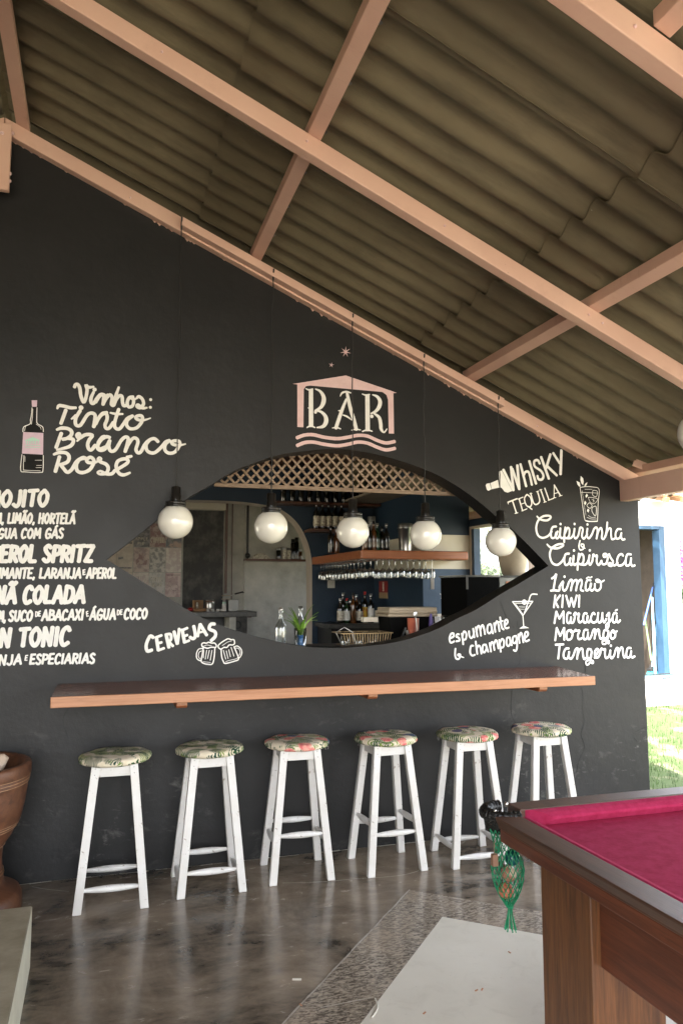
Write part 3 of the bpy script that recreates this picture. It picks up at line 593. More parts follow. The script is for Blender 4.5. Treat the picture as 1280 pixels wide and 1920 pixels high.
for r_ in range(3):
    for c in range(5):
        xa = x1t-(c+1)*cw+.003; xb_ = x1t-c*cw-(.003 if c in (0,3) else .0008); idx = order[r_][3-c] if c < 4 else 3
        if c in (2,): xa += .002
        b = B(); b.box((xa, Y3-.012, zr[r_+1]+.003), (xb_, Y3-.0005, zr[r_]-.003)); t_ = b.build('tile', tm[idx], KW)
        pr = B(); yy = Y3-.0135; cx = (xa+xb_)/2; zc = (zr[r_]+zr[r_+1])/2
        if idx in (4,): 
            pr.prism([(cx-.06, zc-.06),(cx-.07, zc-.01),(cx-.03, zc+.03),(cx-.035, zc+.075),(cx+.035, zc+.075),(cx+.03, zc+.03),(cx+.07, zc-.01),(cx+.06, zc-.06)], yy, yy+.001, lambda u, v, a: (u, a, v)); pr.build('print', MT['cup'] if False else tm[1], t_)
        elif idx == 3: pr.prism([(cx-.075, zc+.0),(cx-.02, zc+.01),(cx-.02, zc+.035),(cx-.075, zc+.03)], yy, yy+.001, lambda u, v, a: (u, a, v)); tribbon(pr, [(xa+.01, zc-.10),(xb_-.01, zc-.10)], .018, yy); pr.build('print', tm[0], t_)
        elif idx in (6,) and r_ == 2:
            for k in range(9): a = math.pi*(.08+.105*k); tribbon(pr, [(cx+.02*math.cos(a), zc-.05+.02*math.sin(a)), (cx+.1*math.cos(a), zc-.05+.16*math.sin(a))], .008, yy-k*1e-4)
            pr.build('print', tm[4], t_)
        elif idx == 8:
            tribbon(pr, [(cx+.02+.045*math.cos(a), zc-.03+.045*math.sin(a)) for a in [k*math.pi/8 for k in range(17)]], .006, yy); tribbon(pr, [(xa+.01, zc+.12),(xb_-.01, zc+.12)], .014, yy-.0002)
            for k in range(4): tribbon(pr, [(xa+.01, zc+.02-k*.02), (cx-.02, zc+.05-k*.02)], .005, yy-.0003)
            pr.build('print', tm[1], t_)
        elif idx == 2: pr.prism([(cx-.08, zc-.1),(cx-.06, zc+.02),(cx-.02, zc+.04),(cx, zc-.05),(cx-.01, zc-.1)], yy, yy+.001, lambda u, v, a: (u, a, v)); pr.build('print', tm[0], t_)
KW_TX = (x1t, zr, cw)
# ---------------------------------------------------------------- white outbuilding with blue door, garden
ob = thing('outbuilding', 'white rendered outbuilding with an open blue framed storeroom door', 'building')
dx0, dx1, dz0, dz1 = 6.25, 7.37, .40, 2.46
b = B(); b.box((6.0, 4.0, .0), (dx0, 4.15, 3.0)); b.box((dx1, 4.0, .0), (7.62, 4.15, 2.80)); b.box((dx0, 4.0, dz1), (dx1, 4.15, 2.80)); b.box((dx0, 4.0, 0), (dx1, 4.15, dz0)); b.box((7.47, 4.15, 0), (7.62, 6.5, 2.8)); b.build('wall_face', MT['whitewash'], ob)
b = B(); b.box((dx1-.075, 3.985, dz0), (dx1-.002, 4.13, dz1-.002)); b.build('door_frame', MT['blue'], ob, bevel=.004)
b = B(); b.box((dx0, 3.985, dz1-.05), (dx1-.0765, 4.13, dz1-.002)); b.build('door_frame', MT['blue'], ob, bevel=.004)
b = B(); b.box((dx1-.13, 3.94, dz0+.01), (dx1-.08, 4.08, dz1-.06)); b.build('door', MT['blue'], ob, bevel=.004)
b = B(); b.box((dx1-.079, 3.982, dz0), (dx1-.0755, 3.9845, dz1-.05)); b.build('frame_bead', MT['bluel'], ob)
b = B(); b.box((6.0, 5.15, .3), (7.46, 5.25, 2.8)); b.box((6.0, 4.16, .25), (7.46, 5.15, .40)); b.box((6.0, 4.16, 2.6), (7.46, 5.15, 2.7)); b.box((7.385, 4.152, .40), (7.465, 5.149, 2.6)); b.build('storeroom_wall', MT['brownroom'], ob)
b = B(); b.box((6.0, 3.55, .0), (9.0, 3.998, .24)); b.build('plinth', MT['path'], ob, bevel=.01)
for i in range(9):
    b = B(); x = 6.9+i*.2; b.beam((x, 3.45, 2.80+.02*(i % 2)), (x+.02, 5.2, 3.3), .17, .02); b.build('roof_tile', MT['terra'], ob)
for i in range(4):
    b = B(); b.beam((6.95+i*.28, 3.40, 2.74), (6.95+i*.28, 4.4, 2.98), .05, .06); b.build('roof_batten', MT['brass'], ob)
tag(B().box((4.0, -1.2, -.08), (4.25, 3.5, -.045)).build('kerb', MT['path']), kind='structure')
# grass
gb = B()
for i in range(26000):
    x = rnd.uniform(3.9, 9.5); y = rnd.uniform(-.5, 3.5)
    pn = math.sin(x*2.1+y*1.3)+math.sin(y*3.4-x*.7)+rnd.gauss(0,.8)
    if pn < -.6 and rnd.random() < .8: continue
    z = gz(x, y)-.01; h = rnd.uniform(.03,.10); a = rnd.random()*6.28; l = rnd.uniform(.0,.05); wv = .004
    dx, dy = math.cos(a), math.sin(a)
    gb.add([(x-dy*wv, y+dx*wv, z), (x+dy*wv, y-dx*wv, z), (x+dx*l, y+dy*l, z+h)], [(0,1,2)])
tag(gb.build('grass', MT['grass'], fixn=False), 'short sunlit lawn grass beyond the end of the black wall', 'grass', kind='stuff')
def leaves(b, c, r, n_, size, zsq=1.0, m=0, hollow=.5):
    b.m = m
    for i in range(n_):
        d = Vector((rnd.gauss(0,1), rnd.gauss(0,1), rnd.gauss(0,1))).normalized(); rr = r*(hollow+(1-hollow)*rnd.random()**.6)*(1+.25*math.sin(d.x*5+d.z*4)); p = Vector(c)+Vector((d.x*rr, d.y*rr, d.z*rr*zsq))
        u = Vector((rnd.gauss(0,1), rnd.gauss(0,1), rnd.gauss(0,1))).normalized(); v = u.orthogonal().normalized(); s_ = size*rnd.uniform(.6,1.4)
        b.add([p-u*s_, p-v*s_*.4, p+u*s_, p+v*s_*.4], [(0,1,2,3)])
def bush(name, label, cat, c, r, n_, size, mt, group=None, trunk=1.0, clumps=7, kinds=None):
    t_ = thing(name, label, cat, c, 0, group); b = B()
    for k in range(clumps): a = rnd.random()*6.28; q = r*rnd.uniform(.2,.7); leaves(b, (c[0]+math.cos(a)*q, c[1]+math.sin(a)*q, c[2]+trunk+r*rnd.uniform(.2,.9)), r*rnd.uniform(.35,.6), n_//clumps, size, .8)
    b.build('crown', mt, t_, fixn=False)
    if kinds:
        b = B()
        for k in range(6): a = rnd.random()*6.28; leaves(b, (c[0]+math.cos(a)*r*.6, c[1]+math.sin(a)*r*.6, c[2]+trunk+r*rnd.uniform(.9,1.5)), r*.3, 160, size*.9)
        b.build('blossom', kinds, t_, fixn=False)
    b = B(); b.tube([(c[0], c[1], c[2]-.1), (c[0]+.05, c[1], c[2]+trunk*.5), (c[0], c[1]+.05, c[2]+trunk+r*.8)], [.05*r+.03, .04*r+.02, .02*r], 8)
    for k in range(5): a = k*1.26; b.tube([(c[0], c[1], c[2]+trunk*.8), (c[0]+math.cos(a)*r*.5, c[1]+math.sin(a)*r*.5, c[2]+trunk+r*.8)], [.03*r, .008*r], 6)
    b.build('trunk', MT['bark'], t_); return t_
bush('bougainvillea_bush', 'bougainvillea bush with pink bracts beside the white outbuilding', 'bush', (9.75, 5.6, gz(9.7, 5.6)), 1.15, 5200, .055, MT['foliage'], trunk=.5, clumps=10, kinds=MT['bract'])
bush('garden_tree', 'grey green tree low in the bar window', 'tree', (8.75, 12.0, gz(9, 12)), 0.9, 4200, .05, MT['foliage2'], trunk=1.15)
for i, (x, y, r_) in enumerate([(30, 38, 3), (44, 30, 3.6), (24, 48, 3.2), (46, 6, 4), (36, -16, 4)]):
    bush('distant_tree', ['round tree on the horizon behind the window bush', 'largest distant tree right of the window bush', 'distant tree left of the other horizon trees', 'distant tree past the end of the outbuilding', 'distant tree out beyond the pool table side'][i], 'tree', (x, y, gz(x, y)), r_, 2600, .22, MT['foliage'], 'trees on the horizon', trunk=r_*.5)
hb = B()
for i in range(40):
    a = math.pi*2*i/40; hb.add([(150*math.cos(a), 150*math.sin(a), 0), (150*math.cos(a+.158), 150*math.sin(a+.158), 0), (165*math.cos(a+.158), 165*math.sin(a+.158), 3+1.6*math.sin((i+1)*1.7)), (165*math.cos(a), 165*math.sin(a), 3+1.6*math.sin(i*1.7))], [(0,1,2,3)])
tag(hb.build('hills', MT['hillm']), kind='structure')
# palm fronds hanging outside the window
pt = thing('palm_tree', 'palm tree whose drooping leaves hang into the top of the bar window', 'palm', (7.85, 7.4, gz(7.8, 7.4)))
b = B(); b.tube([(7.85, 7.4, 0), (7.8, 7.3, 2), (7.65, 7.2, 3.45)], [.16, .12, .10], 10); b.build('trunk', MT['bark'], pt)
for k in range(13):
    a = k*2*math.pi/13+.2; fr = B(); R_ = rnd.uniform(1.9, 2.5)
    rib = [(7.65+math.cos(a)*R_*s_, 7.2+math.sin(a)*R_*s_, 3.45+.75*s_-1.9*s_*s_) for s_ in [q/12 for q in range(13)]]
    fr.tube(rib, [.014*(1-.8*q/12) for q in range(13)], 4)
    for q in range(1, 13):
        p = Vector(rib[q]); d = (p-Vector(rib[q-1])).normalized(); sd_ = d.cross(Vector((0,0,1))).normalized()
        for e in range(3):
            for sg in (-1, 1):
                o = p - d*.05*e; tip = o + sd_*sg*.16 + d*.10 + Vector((0,0,-.42*rnd.uniform(.7,1.2))); fr.add([o-d*.014, o+d*.014, tip], [(0,1,2)])
    fr.build('frond', MT['palm'], pt, fixn=False)
# ================================================================ LETTERING: flat brush strokes on the wall, each word a part of the wall
CAPS = {
'A': (.62, [[(0,0),(.32,1)],[(.32,1),(.6,0)],[(.1,.33),(.5,.34)]]), 'B': (.58, [[(.05,0),(.08,1)],[(.06,.97),(.4,.93),(.44,.66),(.1,.53)],[(.1,.53),(.52,.42),(.5,.08),(.04,.02)]]),
'C': (.55, [[(.5,.82),(.36,1),(.12,.82),(.04,.35),(.2,0),(.48,.13)]]), 'D': (.62, [[(.06,0),(.08,1)],[(.06,.98),(.46,.86),(.56,.45),(.4,.08),(.05,.01)]]),
'E': (.50, [[(.08,1),(.05,0)],[(.07,.97),(.46,1)],[(.06,.5),(.40,.53)],[(.05,.03),(.46,.03)]]), 'F': (.48, [[(.08,1),(.05,0)],[(.07,.97),(.46,1)],[(.06,.5),(.40,.53)]]), 'G': (.6, [[(.52,.82),(.36,1),(.12,.82),(.04,.35),(.2,0),(.48,.1),(.53,.4)],[(.3,.42),(.54,.42)]]),
'H': (.6, [[(.06,1),(.05,0)],[(.5,1),(.48,0)],[(.05,.48),(.5,.52)]]), 'I': (.2, [[(.09,1),(.07,0)]]), 'J': (.46, [[(.38,1),(.38,.25),(.22,0),(.02,.14)]]),
'K': (.55, [[(.06,1),(.05,0)],[(.5,1),(.08,.45)],[(.08,.47),(.52,0)]]), 'L': (.46, [[(.07,1),(.05,.03)],[(.05,.03),(.43,.04)]]),
'M': (.74, [[(.03,0),(.12,1)],[(.12,1),(.36,.3)],[(.36,.3),(.62,1)],[(.62,1),(.68,0)]]), 'N': (.6, [[(.05,0),(.08,1)],[(.08,1),(.49,0)],[(.49,0),(.54,1)]]),
'O': (.6, [[(.3,1),(.06,.7),(.06,.3),(.28,0),(.5,.28),(.52,.72),(.3,1.0)]]), 'P': (.52, [[(.06,0),(.08,1)],[(.07,.97),(.46,.9),(.44,.52),(.08,.43)]]),
'Q': (.62, [[(.3,1),(.06,.7),(.06,.3),(.28,0),(.5,.28),(.52,.72),(.3,1.0)],[(.33,.22),(.58,-.06)]]), 'R': (.56, [[(.06,0),(.08,1)],[(.07,.97),(.46,.9),(.44,.55),(.08,.46)],[(.22,.47),(.52,0)]]),
'S': (.50, [[(.44,.86),(.27,1),(.07,.82),(.2,.56),(.42,.34),(.38,.06),(.2,0),(.02,.14)]]), 'T': (.54, [[(.28,.98),(.25,0)],[(0,.97),(.55,1)]]),
'U': (.58, [[(.06,1),(.06,.28),(.26,0),(.46,.25),(.50,1)]]), 'V': (.56, [[(.02,1),(.27,0)],[(.27,0),(.55,1)]]), 'X': (.56, [[(.03,1),(.5,0)],[(.5,1),(.02,0)]]),
'Z': (.52, [[(.04,.97),(.5,.98)],[(.5,.98),(.03,.03)],[(.03,.03),(.48,.03)]]), ',': (.2, [[(.1,.08),(.04,-.14)]]), ' ': (.28, []),
'Ã': (.62, [[(0,0),(.32,1)],[(.32,1),(.6,0)],[(.1,.33),(.5,.34)],[(.12,1.15),(.25,1.26),(.38,1.15),(.52,1.27)]]), 'Á': (.62, [[(0,0),(.32,1)],[(.32,1),(.6,0)],[(.1,.33),(.5,.34)],[(.28,1.14),(.46,1.3)]]),
}
def word(prefix, vis, p0, p1, cap, wd, label, slant=.14, gap=.13):
    b = B(); x = 0; st_ = []; x_vis = 0
    for i, ch in enumerate(prefix+vis):
        if i == len(prefix): x_vis = x
        W_, strokes = CAPS[ch]; st_ += [[(x+u+slant*v, v) for u, v in s_] for s_ in strokes]; x += W_+gap
    x1_ = x-gap; p0, p1 = Vector(p0), Vector(p1); s_ = (p1-p0)/(x1_-x_vis+slant*.3)
    upx = Vector((s_.y, -s_.x)).normalized()*cap
    for q in st_:
        jx, jy = rnd.uniform(-.012,.012), rnd.uniform(-.02,.02)
        pts = [wxz(*(p0 + s_*(u+jx-x_vis) + upx*(v+jy))) for u, v in q]
        wribbon(b, pts, wd*.00342, jit=.05)
    return tag(b.build('lettering', MT['letter'], WALL, fixn=False), label)
word('M', 'OJITO', (3,950), (91,948), 29, 6.4, 'white painted word MOJITO')
word('RUM, ', 'LIMÃO, HORTELÃ', (15,981), (141,982), 18.5, 3.6, 'thin white line LIMÃO, HORTELÃ'); word('E Á', 'GUA COM GÁS', (-3,1009), (119,1009), 18, 3.6, 'thin white line ÁGUA COM GÁS')
word('AP', 'EROL SPRITZ', (1,1053), (174,1053), 29.5, 6.8, 'white painted words APEROL SPRITZ')
word('ESPU', 'MANTE, LARANJA', (3,1084), (152,1084), 18.5, 3.7, 'thin white line ESPUMANTE, LARANJA'); word('', 'E', (156,1078), (161,1077), 9, 2.2, 'tiny white E before APEROL'); word('', 'APEROL', (163,1084), (218,1084), 18.5, 3.7, 'thin white word APEROL')
word('PI', 'NÃ COLADA', (-8,1131), (159,1130), 31, 6.8, 'white painted words PINÃ COLADA')
word('RU', 'M,', (-2,1165), (11,1165), 19, 4, 'thin white letters RUM'); word('', 'SUCO', (17,1164), (61,1164), 19, 3.8, 'thin white word SUCO'); word('', 'DE', (67,1156), (77,1155), 9, 2, 'tiny white DE after SUCO')
word('', 'ABACAXI', (79,1163), (157,1162), 19, 3.8, 'thin white word ABACAXI'); word('', 'E', (163,1156), (167,1155), 9, 2, 'tiny white E after ABACAXI'); word('', 'ÁGUA', (169,1162), (217,1161), 19, 3.8, 'thin white word ÁGUA'); word('', 'DE', (220,1153), (230,1152), 9, 2, 'tiny white DE before COCO'); word('', 'COCO', (233,1161), (276,1160), 19, 3.8, 'thin white word COCO')
word('GI', 'N TONIC', (0,1213), (131,1209), 33, 7.0, 'white painted words GIN TONIC')
word('LARA', 'NJA', (-2,1247), (41,1245), 18, 3.7, 'thin white word LARANJA'); word('', 'E', (47,1238), (52,1238), 9, 2, 'tiny white E before ESPECIARIAS'); word('', 'ESPECIARIAS', (56,1245), (178,1243), 18, 3.7, 'thin white word ESPECIARIAS')

def trace(ox, oy, s_, wd, strokes, label, m='letter', dots=(), polys=(), name='lettering', jit=.04, parent=None):
    """strokes measured on the wall: offset (ox, oy), unit s_, brush width wd in the same unit"""
    b = B(); sc_ = s_*.00342
    for q in strokes:
        w_ = wd; closed = False
        if isinstance(q, tuple): w_, q = q
        pts = [(*wxz(ox+p[0]*s_, oy+p[1]*s_), p[2] if len(p) > 2 else 1.0) for p in q]
        wribbon(b, pts, w_*sc_*(.93 if wd > 1 else 1), y0=.0021, jit=jit)
    for d in dots:
        r_ = d[2] if len(d) > 2 else wd*.58; c = wxz(ox+d[0]*s_, oy+d[1]*s_); b.k = getattr(b, 'k', 0)+1; yy = -(.0021+1.5e-5*b.k)
        b.add([(c[0]+math.cos(a)*r_*sc_, yy, c[1]+math.sin(a)*r_*sc_) for a in [k*math.pi/6 for k in range(12)]], [tuple(range(12))])
    for p in polys:
        pl = [wxz(ox+u*s_, oy+v*s_) for u, v in p]; b.k = getattr(b, 'k', 0)+1; yy = -((.0016 if name == 'drawing_fill' else .0021)+1.5e-5*b.k)
        tr_ = tessellate_polygon([[Vector((u, v, 0)) for u, v in pl]]); b.add([(u, yy, v) for u, v in pl], [tuple(t_) for t_ in tr_])
    return tag(b.build(name, MT[m], parent or WALL, fixn=False), label)
SA, SB_ = .140625, .1484
trace(20,700,SA,44,[[(855,185),(868,152),(900,150),(925,200),(940,300),(975,385),(1005,330),(1022,220),(1008,160),(1040,188),(1110,180,.6)],[(1110,250,.8),(1075,330),(1078,392),(1110,400),(1150,340),(1200,285),(1245,288),(1262,320),(1235,415)],[(1235,415),(1262,330),(1300,290)]],'cream script letters Vi of Vinhos',dots=[(1122,218,25)])
trace(180,700,SB_,41,[[(0,365),(40,300),(75,272),(100,292),(90,395)],[(90,395),(130,320),(178,272),(206,310),(197,390),(225,405),(252,340)],[(290,178,.7),(255,280),(240,330),(225,400)],[(235,370),(290,290),(330,292),(337,360),(352,412),(390,402)],[(470,300),(422,310),(397,370),(412,425),(460,415),(477,360),(466,305),(445,312),(480,335,.6),(520,312,.6)],[(520,312,.8),(545,295),(588,330),(602,390),(560,438),(520,422),(532,400),(590,440),(645,436,.6)]],'cream script letters nhos of Vinhos',dots=[(692,335,18),(688,432,18)])
trace(20,700,SA,45,[[(625,470,.6),(650,432),(720,440),(800,460),(872,460,.8)],[(740,490),(675,670)],[(930,500),(872,600),(870,680),(910,702),(950,672),(1020,562),(1070,532),(1115,542),(1130,582),(1110,715)],[(815,610,.5),(875,565)],[(1110,715),(1150,640),(1220,542),(1285,525)]],'cream script letters Tin of Tinto',dots=[(942,460,29)])
trace(180,700,SB_,42,[[(0,640),(40,560),(95,512),(138,522),(142,582),(117,650),(130,695),(170,692),(222,620)],[(290,455),(255,560),(235,650),(255,697),(300,702),(350,640),(400,570),(465,540)],[(185,500,.6),(260,515,.8),(340,515,.6)],[(465,540),(402,590),(387,650),(430,700),(510,692),(570,630),(590,570),(570,537),(520,542),(505,565),(540,590),(610,592,.7),(690,568,.4)]],'cream script letters nto of Tinto')
trace(20,700,SA,46,[[(680,800),(610,990)],[(620,752,.7),(680,732),(760,737),(812,770),(812,820),(760,865),(700,880)],[(760,865),(832,880),(834,930),(780,980),(620,1022,.6)],[(890,905,.5),(930,850),(912,805),(887,830),(920,865),(1000,820),(1092,827),(1050,890),(1030,950),(1045,1010),(1082,1020),(1130,960)],[(1282,850),(1230,850),(1175,920),(1165,985),(1200,1010),(1262,985)]],'cream script letters Bra of Branco')
trace(180,700,SB_,43,[[(175,812),(130,802),(60,850),(20,930),(50,972),(110,962),(150,900),(175,850)],[(175,850),(165,920),(180,975),(220,985),(260,950),(320,850),(370,807),(408,820),(400,880),(370,990)],[(370,990),(410,900),(470,822),(520,832),(530,880),(507,960),(530,1005),(570,990),(620,900),(680,842),(740,827),(785,865)],[(680,842),(637,900),(642,970),(690,1005),(750,1000),(830,930),(880,870),(930,850)],[(930,850),(877,900),(872,970),(920,1010),(990,1000),(1040,940),(1062,890),(1040,857),(980,857),(957,880),(990,905),(1060,910,.7),(1130,895,.5)]],'cream script letters anco of Branco')
trace(20,700,SA,46,[[(655,1112),(600,1310)],[(580,1082,.7),(650,1057),(740,1062),(782,1110),(762,1180),(670,1220)],[(670,1220),(710,1270),(760,1320),(820,1280),(880,1180),(960,1127),(1000,1132)],[(1000,1132),(922,1150),(880,1220),(892,1300),(960,1325),(1050,1290),(1100,1220),(1112,1160),(1070,1120),(1017,1150),(1040,1190),(1130,1190,.7),(1185,1150,.6)]],'cream script letters Ro of Rosé')
trace(180,700,SB_,43,[[(0,1120,.6),(40,1110,.6),(70,1082,.6),(45,1062,.6),(25,1090,.7),(60,1120),(130,1150),(157,1200),(132,1260),(60,1275,.8),(25,1255,.7),(60,1235,.7),(130,1270),(200,1270),(240,1230)],[(240,1230),(330,1180),(400,1130),(400,1092),(350,1082),(280,1110),(257,1180),(290,1260),(350,1285),(430,1257,.7)],[(395,1062),(450,1048,.8)]],'cream script letters sé of Rosé')
SC_ = .171875
trace(990,950,SC_,27,[[(90,105,.7),(130,140),(200,150),(240,120),(225,100),(160,105),(105,150),(82,230),(100,310),(150,340),(210,320),(250,270)],[(300,217),(260,225),(242,280),(250,340),(290,330),(315,270)],[(300,280),(290,325),(312,347),(338,305),(344,235)],[(344,235),(340,310),(357,345),(387,330)],[(398,225),(388,300),(385,388)],[(395,290),(420,232),(442,250),(437,320),(410,345),(388,330)],[(410,345),(460,340),(490,290),(497,240)],[(497,240),(490,310),(507,347),(535,320),(550,262)],[(550,262),(560,228),(587,245),(577,320),(600,350),(635,300)],[(637,240),(630,310),(652,347),(687,300)],[(687,300),(710,242),(735,227),(746,260),(735,350)],[(735,350),(755,270),(783,232),(797,280),(792,340),(815,352),(840,290)],[(852,172),(845,250),(830,330)],[(835,315),(862,247),(890,242),(892,300),(902,355),(935,347)],[(1000,247),(965,247),(942,290),(947,345),(985,342),(1005,290)],[(1005,287),(1002,330),(1017,360),(1040,355)]],'white script word Caipirinha',dots=[(342,190),(495,190),(635,195)])
trace(990,950,SC_,19,[[(560,370),(547,430),(560,470),(595,460),(600,415),(572,410),(577,435),(615,455,.6)]],'small white ampersand between the two script drinks')
trace(990,950,SC_,28,[[(200,410,.7),(240,445),(310,455),(370,430),(370,408),(310,415),(250,457),(230,530),(255,610),(310,635),(360,600),(390,550)],[(440,512),(400,522),(387,580),(400,635),(437,620),(455,560)],[(450,570),(447,610),(465,637),(485,590),(488,535)],[(488,535),(482,600),(497,637),(522,620)],[(545,512),(535,600),(530,690)],[(540,580),(570,517),(595,540),(592,605),(565,630),(545,620)],[(565,630),(620,630),(650,580),(660,530)],[(660,530),(652,600),(667,635),(692,590)],[(692,590),(700,522),(722,542),(742,532),(737,600),(760,637),(790,590)],[(790,590),(802,627),(840,620),(857,560),(840,517),(810,522),(822,550),(872,518,.7)],[(872,518),(890,560),(915,600),(900,645),(865,637),(882,615),(930,642),(965,610)],[(1025,537),(1005,517),(972,540),(957,600),(975,642),(1020,632),(1050,590)],[(1110,522),(1070,522),(1052,580),(1057,640),(1095,632),(1110,572)],[(1110,562),(1107,610),(1122,647),(1150,640)]],'white script word Caipirosca',dots=[(488,478),(660,478)])
SD = .140625
trace(1020,1070,SD,33,[[(95,105),(130,80),(155,47),(137,130),(122,220),(117,260)],[(80,267),(130,262),(190,265),(195,222)],[(195,215),(245,142),(237,220),(257,267),(290,240),(320,155)],[(320,155),(345,122),(367,140),(347,265)],[(350,230),(380,152),(418,122),(430,160),(415,265)],[(420,220),(450,142),(485,122),(492,170),(477,250),(512,270)],[(610,130),(570,127),(547,170),(542,240),(562,265),(600,230),(617,172)],[(610,170),(602,240),(627,267),(660,235)],[(665,175),(667,240),(700,267),(740,230),(742,160),(710,122),(682,127),(697,150),(750,150,.8),(790,128,.7)],(20,[(550,105),(578,87),(600,95),(625,82)])],'white script word Limão',dots=[(260,80)])
trace(1020,1070,SD,32,[[(142,328),(122,490)],[(205,328),(142,415)],[(142,415),(180,488)],[(242,328),(232,488)],[(285,332),(325,478)],[(325,478),(355,362)],[(355,362),(387,482)],[(387,482),(425,330)],[(460,328),(455,482)]],'white painted word KIWI')
trace(1020,1070,SD,33,[[(155,545),(130,700)],[(155,545),(195,640)],[(195,640),(250,542)],[(250,542),(252,700)],[(345,567),(310,562),(295,620),(302,690),(335,690),(350,620)],[(350,620),(352,692),(385,680),(402,600)],[(385,592),(405,560),(430,582),(457,572),(445,640),(462,690),(502,668)],[(560,572),(525,572),(510,630),(522,690),(555,682),(570,620)],[(570,602),(562,660),(587,690),(612,640)],[(665,582),(645,562),(620,600),(612,650),(637,690),(680,680),(700,640)],[(710,562),(702,640),(717,690),(750,670),(765,562)],[(765,562),(767,640),(787,690),(817,640)],[(820,602),(855,562),(850,640),(845,740),(820,770),(815,720),(860,680),(890,640)],[(955,572),(920,567),(900,620),(907,685),(940,680),(955,620)],[(955,602),(952,660),(972,690),(1000,660)],(24,[(935,532),(960,520)])],'white script word Maracujá')
trace(1020,1070,SD,33,[[(160,762),(140,930)],[(160,762),(205,870)],[(205,870),(260,762)],[(260,762),(260,922)],[(340,792),(302,810),(290,880),(312,922),(355,900),(370,832),(347,790),(352,820),(390,810),(410,787)],[(410,787),(430,802),(462,800),(440,860),(452,912),(492,900)],[(570,792),(530,792),(512,850),(522,912),(560,900),(575,832)],[(575,822),(572,890),(595,912),(622,860)],[(622,860),(645,792),(670,792),(660,907)],[(665,872),(695,792),(720,792),(725,860),(742,907),(772,890)],[(840,802),(795,792),(777,850),(787,902),(825,890),(845,822)],(28,[(845,802),(842,890),(810,930),(767,932),(767,973),(800,978),(820,960),(848,970),(850,937),(810,930)]),[(890,802),(872,860),(890,907),(930,880),(932,822),(902,795),(912,825),(960,805,.7)]],'white script word Morango')
trace(1020,1070,SD,33,[[(145,987),(250,982)],[(200,992),(180,1172)],[(320,1037),(280,1042),(252,1100),(257,1160),(300,1170),(325,1100)],[(325,1082),(322,1150),(352,1175),(385,1120)],[(385,1120),(410,1052),(440,1042),(430,1175)],[(435,1132),(465,1052),(500,1042),(507,1110),(522,1177),(555,1160)],[(615,1052),(575,1047),(562,1110),(572,1170),(605,1160),(625,1082)],(27,[(620,1062),(617,1150),(590,1190),(552,1205),(552,1248),(580,1250),(600,1222),(638,1235),(640,1202),(590,1190)]),[(660,1160),(690,1110),(715,1062),(690,1042),(662,1090),(672,1150),(710,1152),(740,1090)],[(740,1070),(752,1037),(775,1052),(800,1047),(797,1110),(812,1165),(850,1140),(870,1062)],[(870,1062),(867,1130),(887,1167),(920,1130)],[(920,1130),(945,1042),(970,1032),(975,1070),(970,1152)],[(972,1112),(1005,1032),(1030,1032),(1037,1100),(1052,1155),(1075,1140)],[(1140,1032),(1100,1032),(1082,1090),(1087,1150),(1125,1150),(1145,1082)],[(1145,1072),(1142,1130),(1162,1157),(1190,1140)]],'white script word Tangerina',dots=[(875,1000)])
SG = .1484
trace(830,1100,SG,27,[[(90,650),(130,630),(130,590),(97,600),(80,660),(97,708),(140,690)],[(200,602),(175,602),(165,630),(195,645),(205,680),(165,690)],[(235,592),(245,660),(252,728)],[(240,640),(260,567),(290,590),(285,660),(250,670)],[(325,562),(330,620),(355,650),(385,600),(377,530)],[(377,530),(392,640)],[(410,512),(430,630)],[(415,570),(437,500),(460,512),(475,620)],[(465,552),(487,490),(507,502),(525,600)],[(595,472),(562,490),(555,560),(580,590),(610,550),(602,480)],[(602,480),(625,590)],[(640,462),(655,572)],[(645,512),(670,440),(690,462),(707,562)],[(715,387),(735,510),(760,540)],(20,[(700,447),(750,432)]),[(775,490),(810,450),(800,417),(777,430),(770,490),(790,525),(825,515)]],'white hand lettered word espumante')
trace(830,1100,SG,27,[[(380,747),(350,752),(340,830),(365,870),(400,860)],[(410,692),(430,850)],[(420,792),(442,745),(467,762),(482,847)],[(530,732),(502,742),(497,810),(520,830),(545,780),(537,730)],[(537,730),(567,822)],[(585,712),(602,820)],[(590,762),(612,700),(632,722),(645,800)],[(635,742),(657,680),(677,692),(695,780)],[(705,672),(715,740),(725,822)],[(710,722),(740,660),(765,690),(757,760),(720,770)],[(830,642),(802,650),(797,720),(820,750),(845,710),(837,640)],[(837,640),(862,740)],[(905,622),(877,640),(877,700),(905,710),(925,660),(917,620)],[(917,620),(930,740),(915,808),(885,800)],[(945,602),(960,712)],[(950,662),(970,587),(990,602),(1007,702)],[(1025,650),(1065,610),(1060,572),(1032,580),(1022,650),(1040,690),(1080,672)]],'white hand lettered word champagne')
trace(830,1100,SG,26,[[(155,782),(150,860),(165,908),(200,910),(217,860),(192,855),(192,870),(260,895,.5)]],'white ampersand before champagne')
trace(830,1100,SG,15,[[(875,190),(1130,185)],[(875,190),(1005,365)],[(1130,185),(1005,365)],(8,[(905,212),(1100,208)]),(14,[(1005,365),(1015,500)]),(18,[(1185,97),(1112,100),(1080,180)]),(18,[(1070,200),(1020,345)]),(4,[(950,250),(1035,246)]),(4,[(960,270),(1030,266)]),(4,[(970,290),(1025,288)]),(11,[(915,225),(1000,345)])],'white line drawing of a cocktail glass with straw',dots=[(1022,195,36)],polys=[[(958,530),(1005,498),(1025,498),(1083,522)]],name='wall_drawing')
SH = .1328
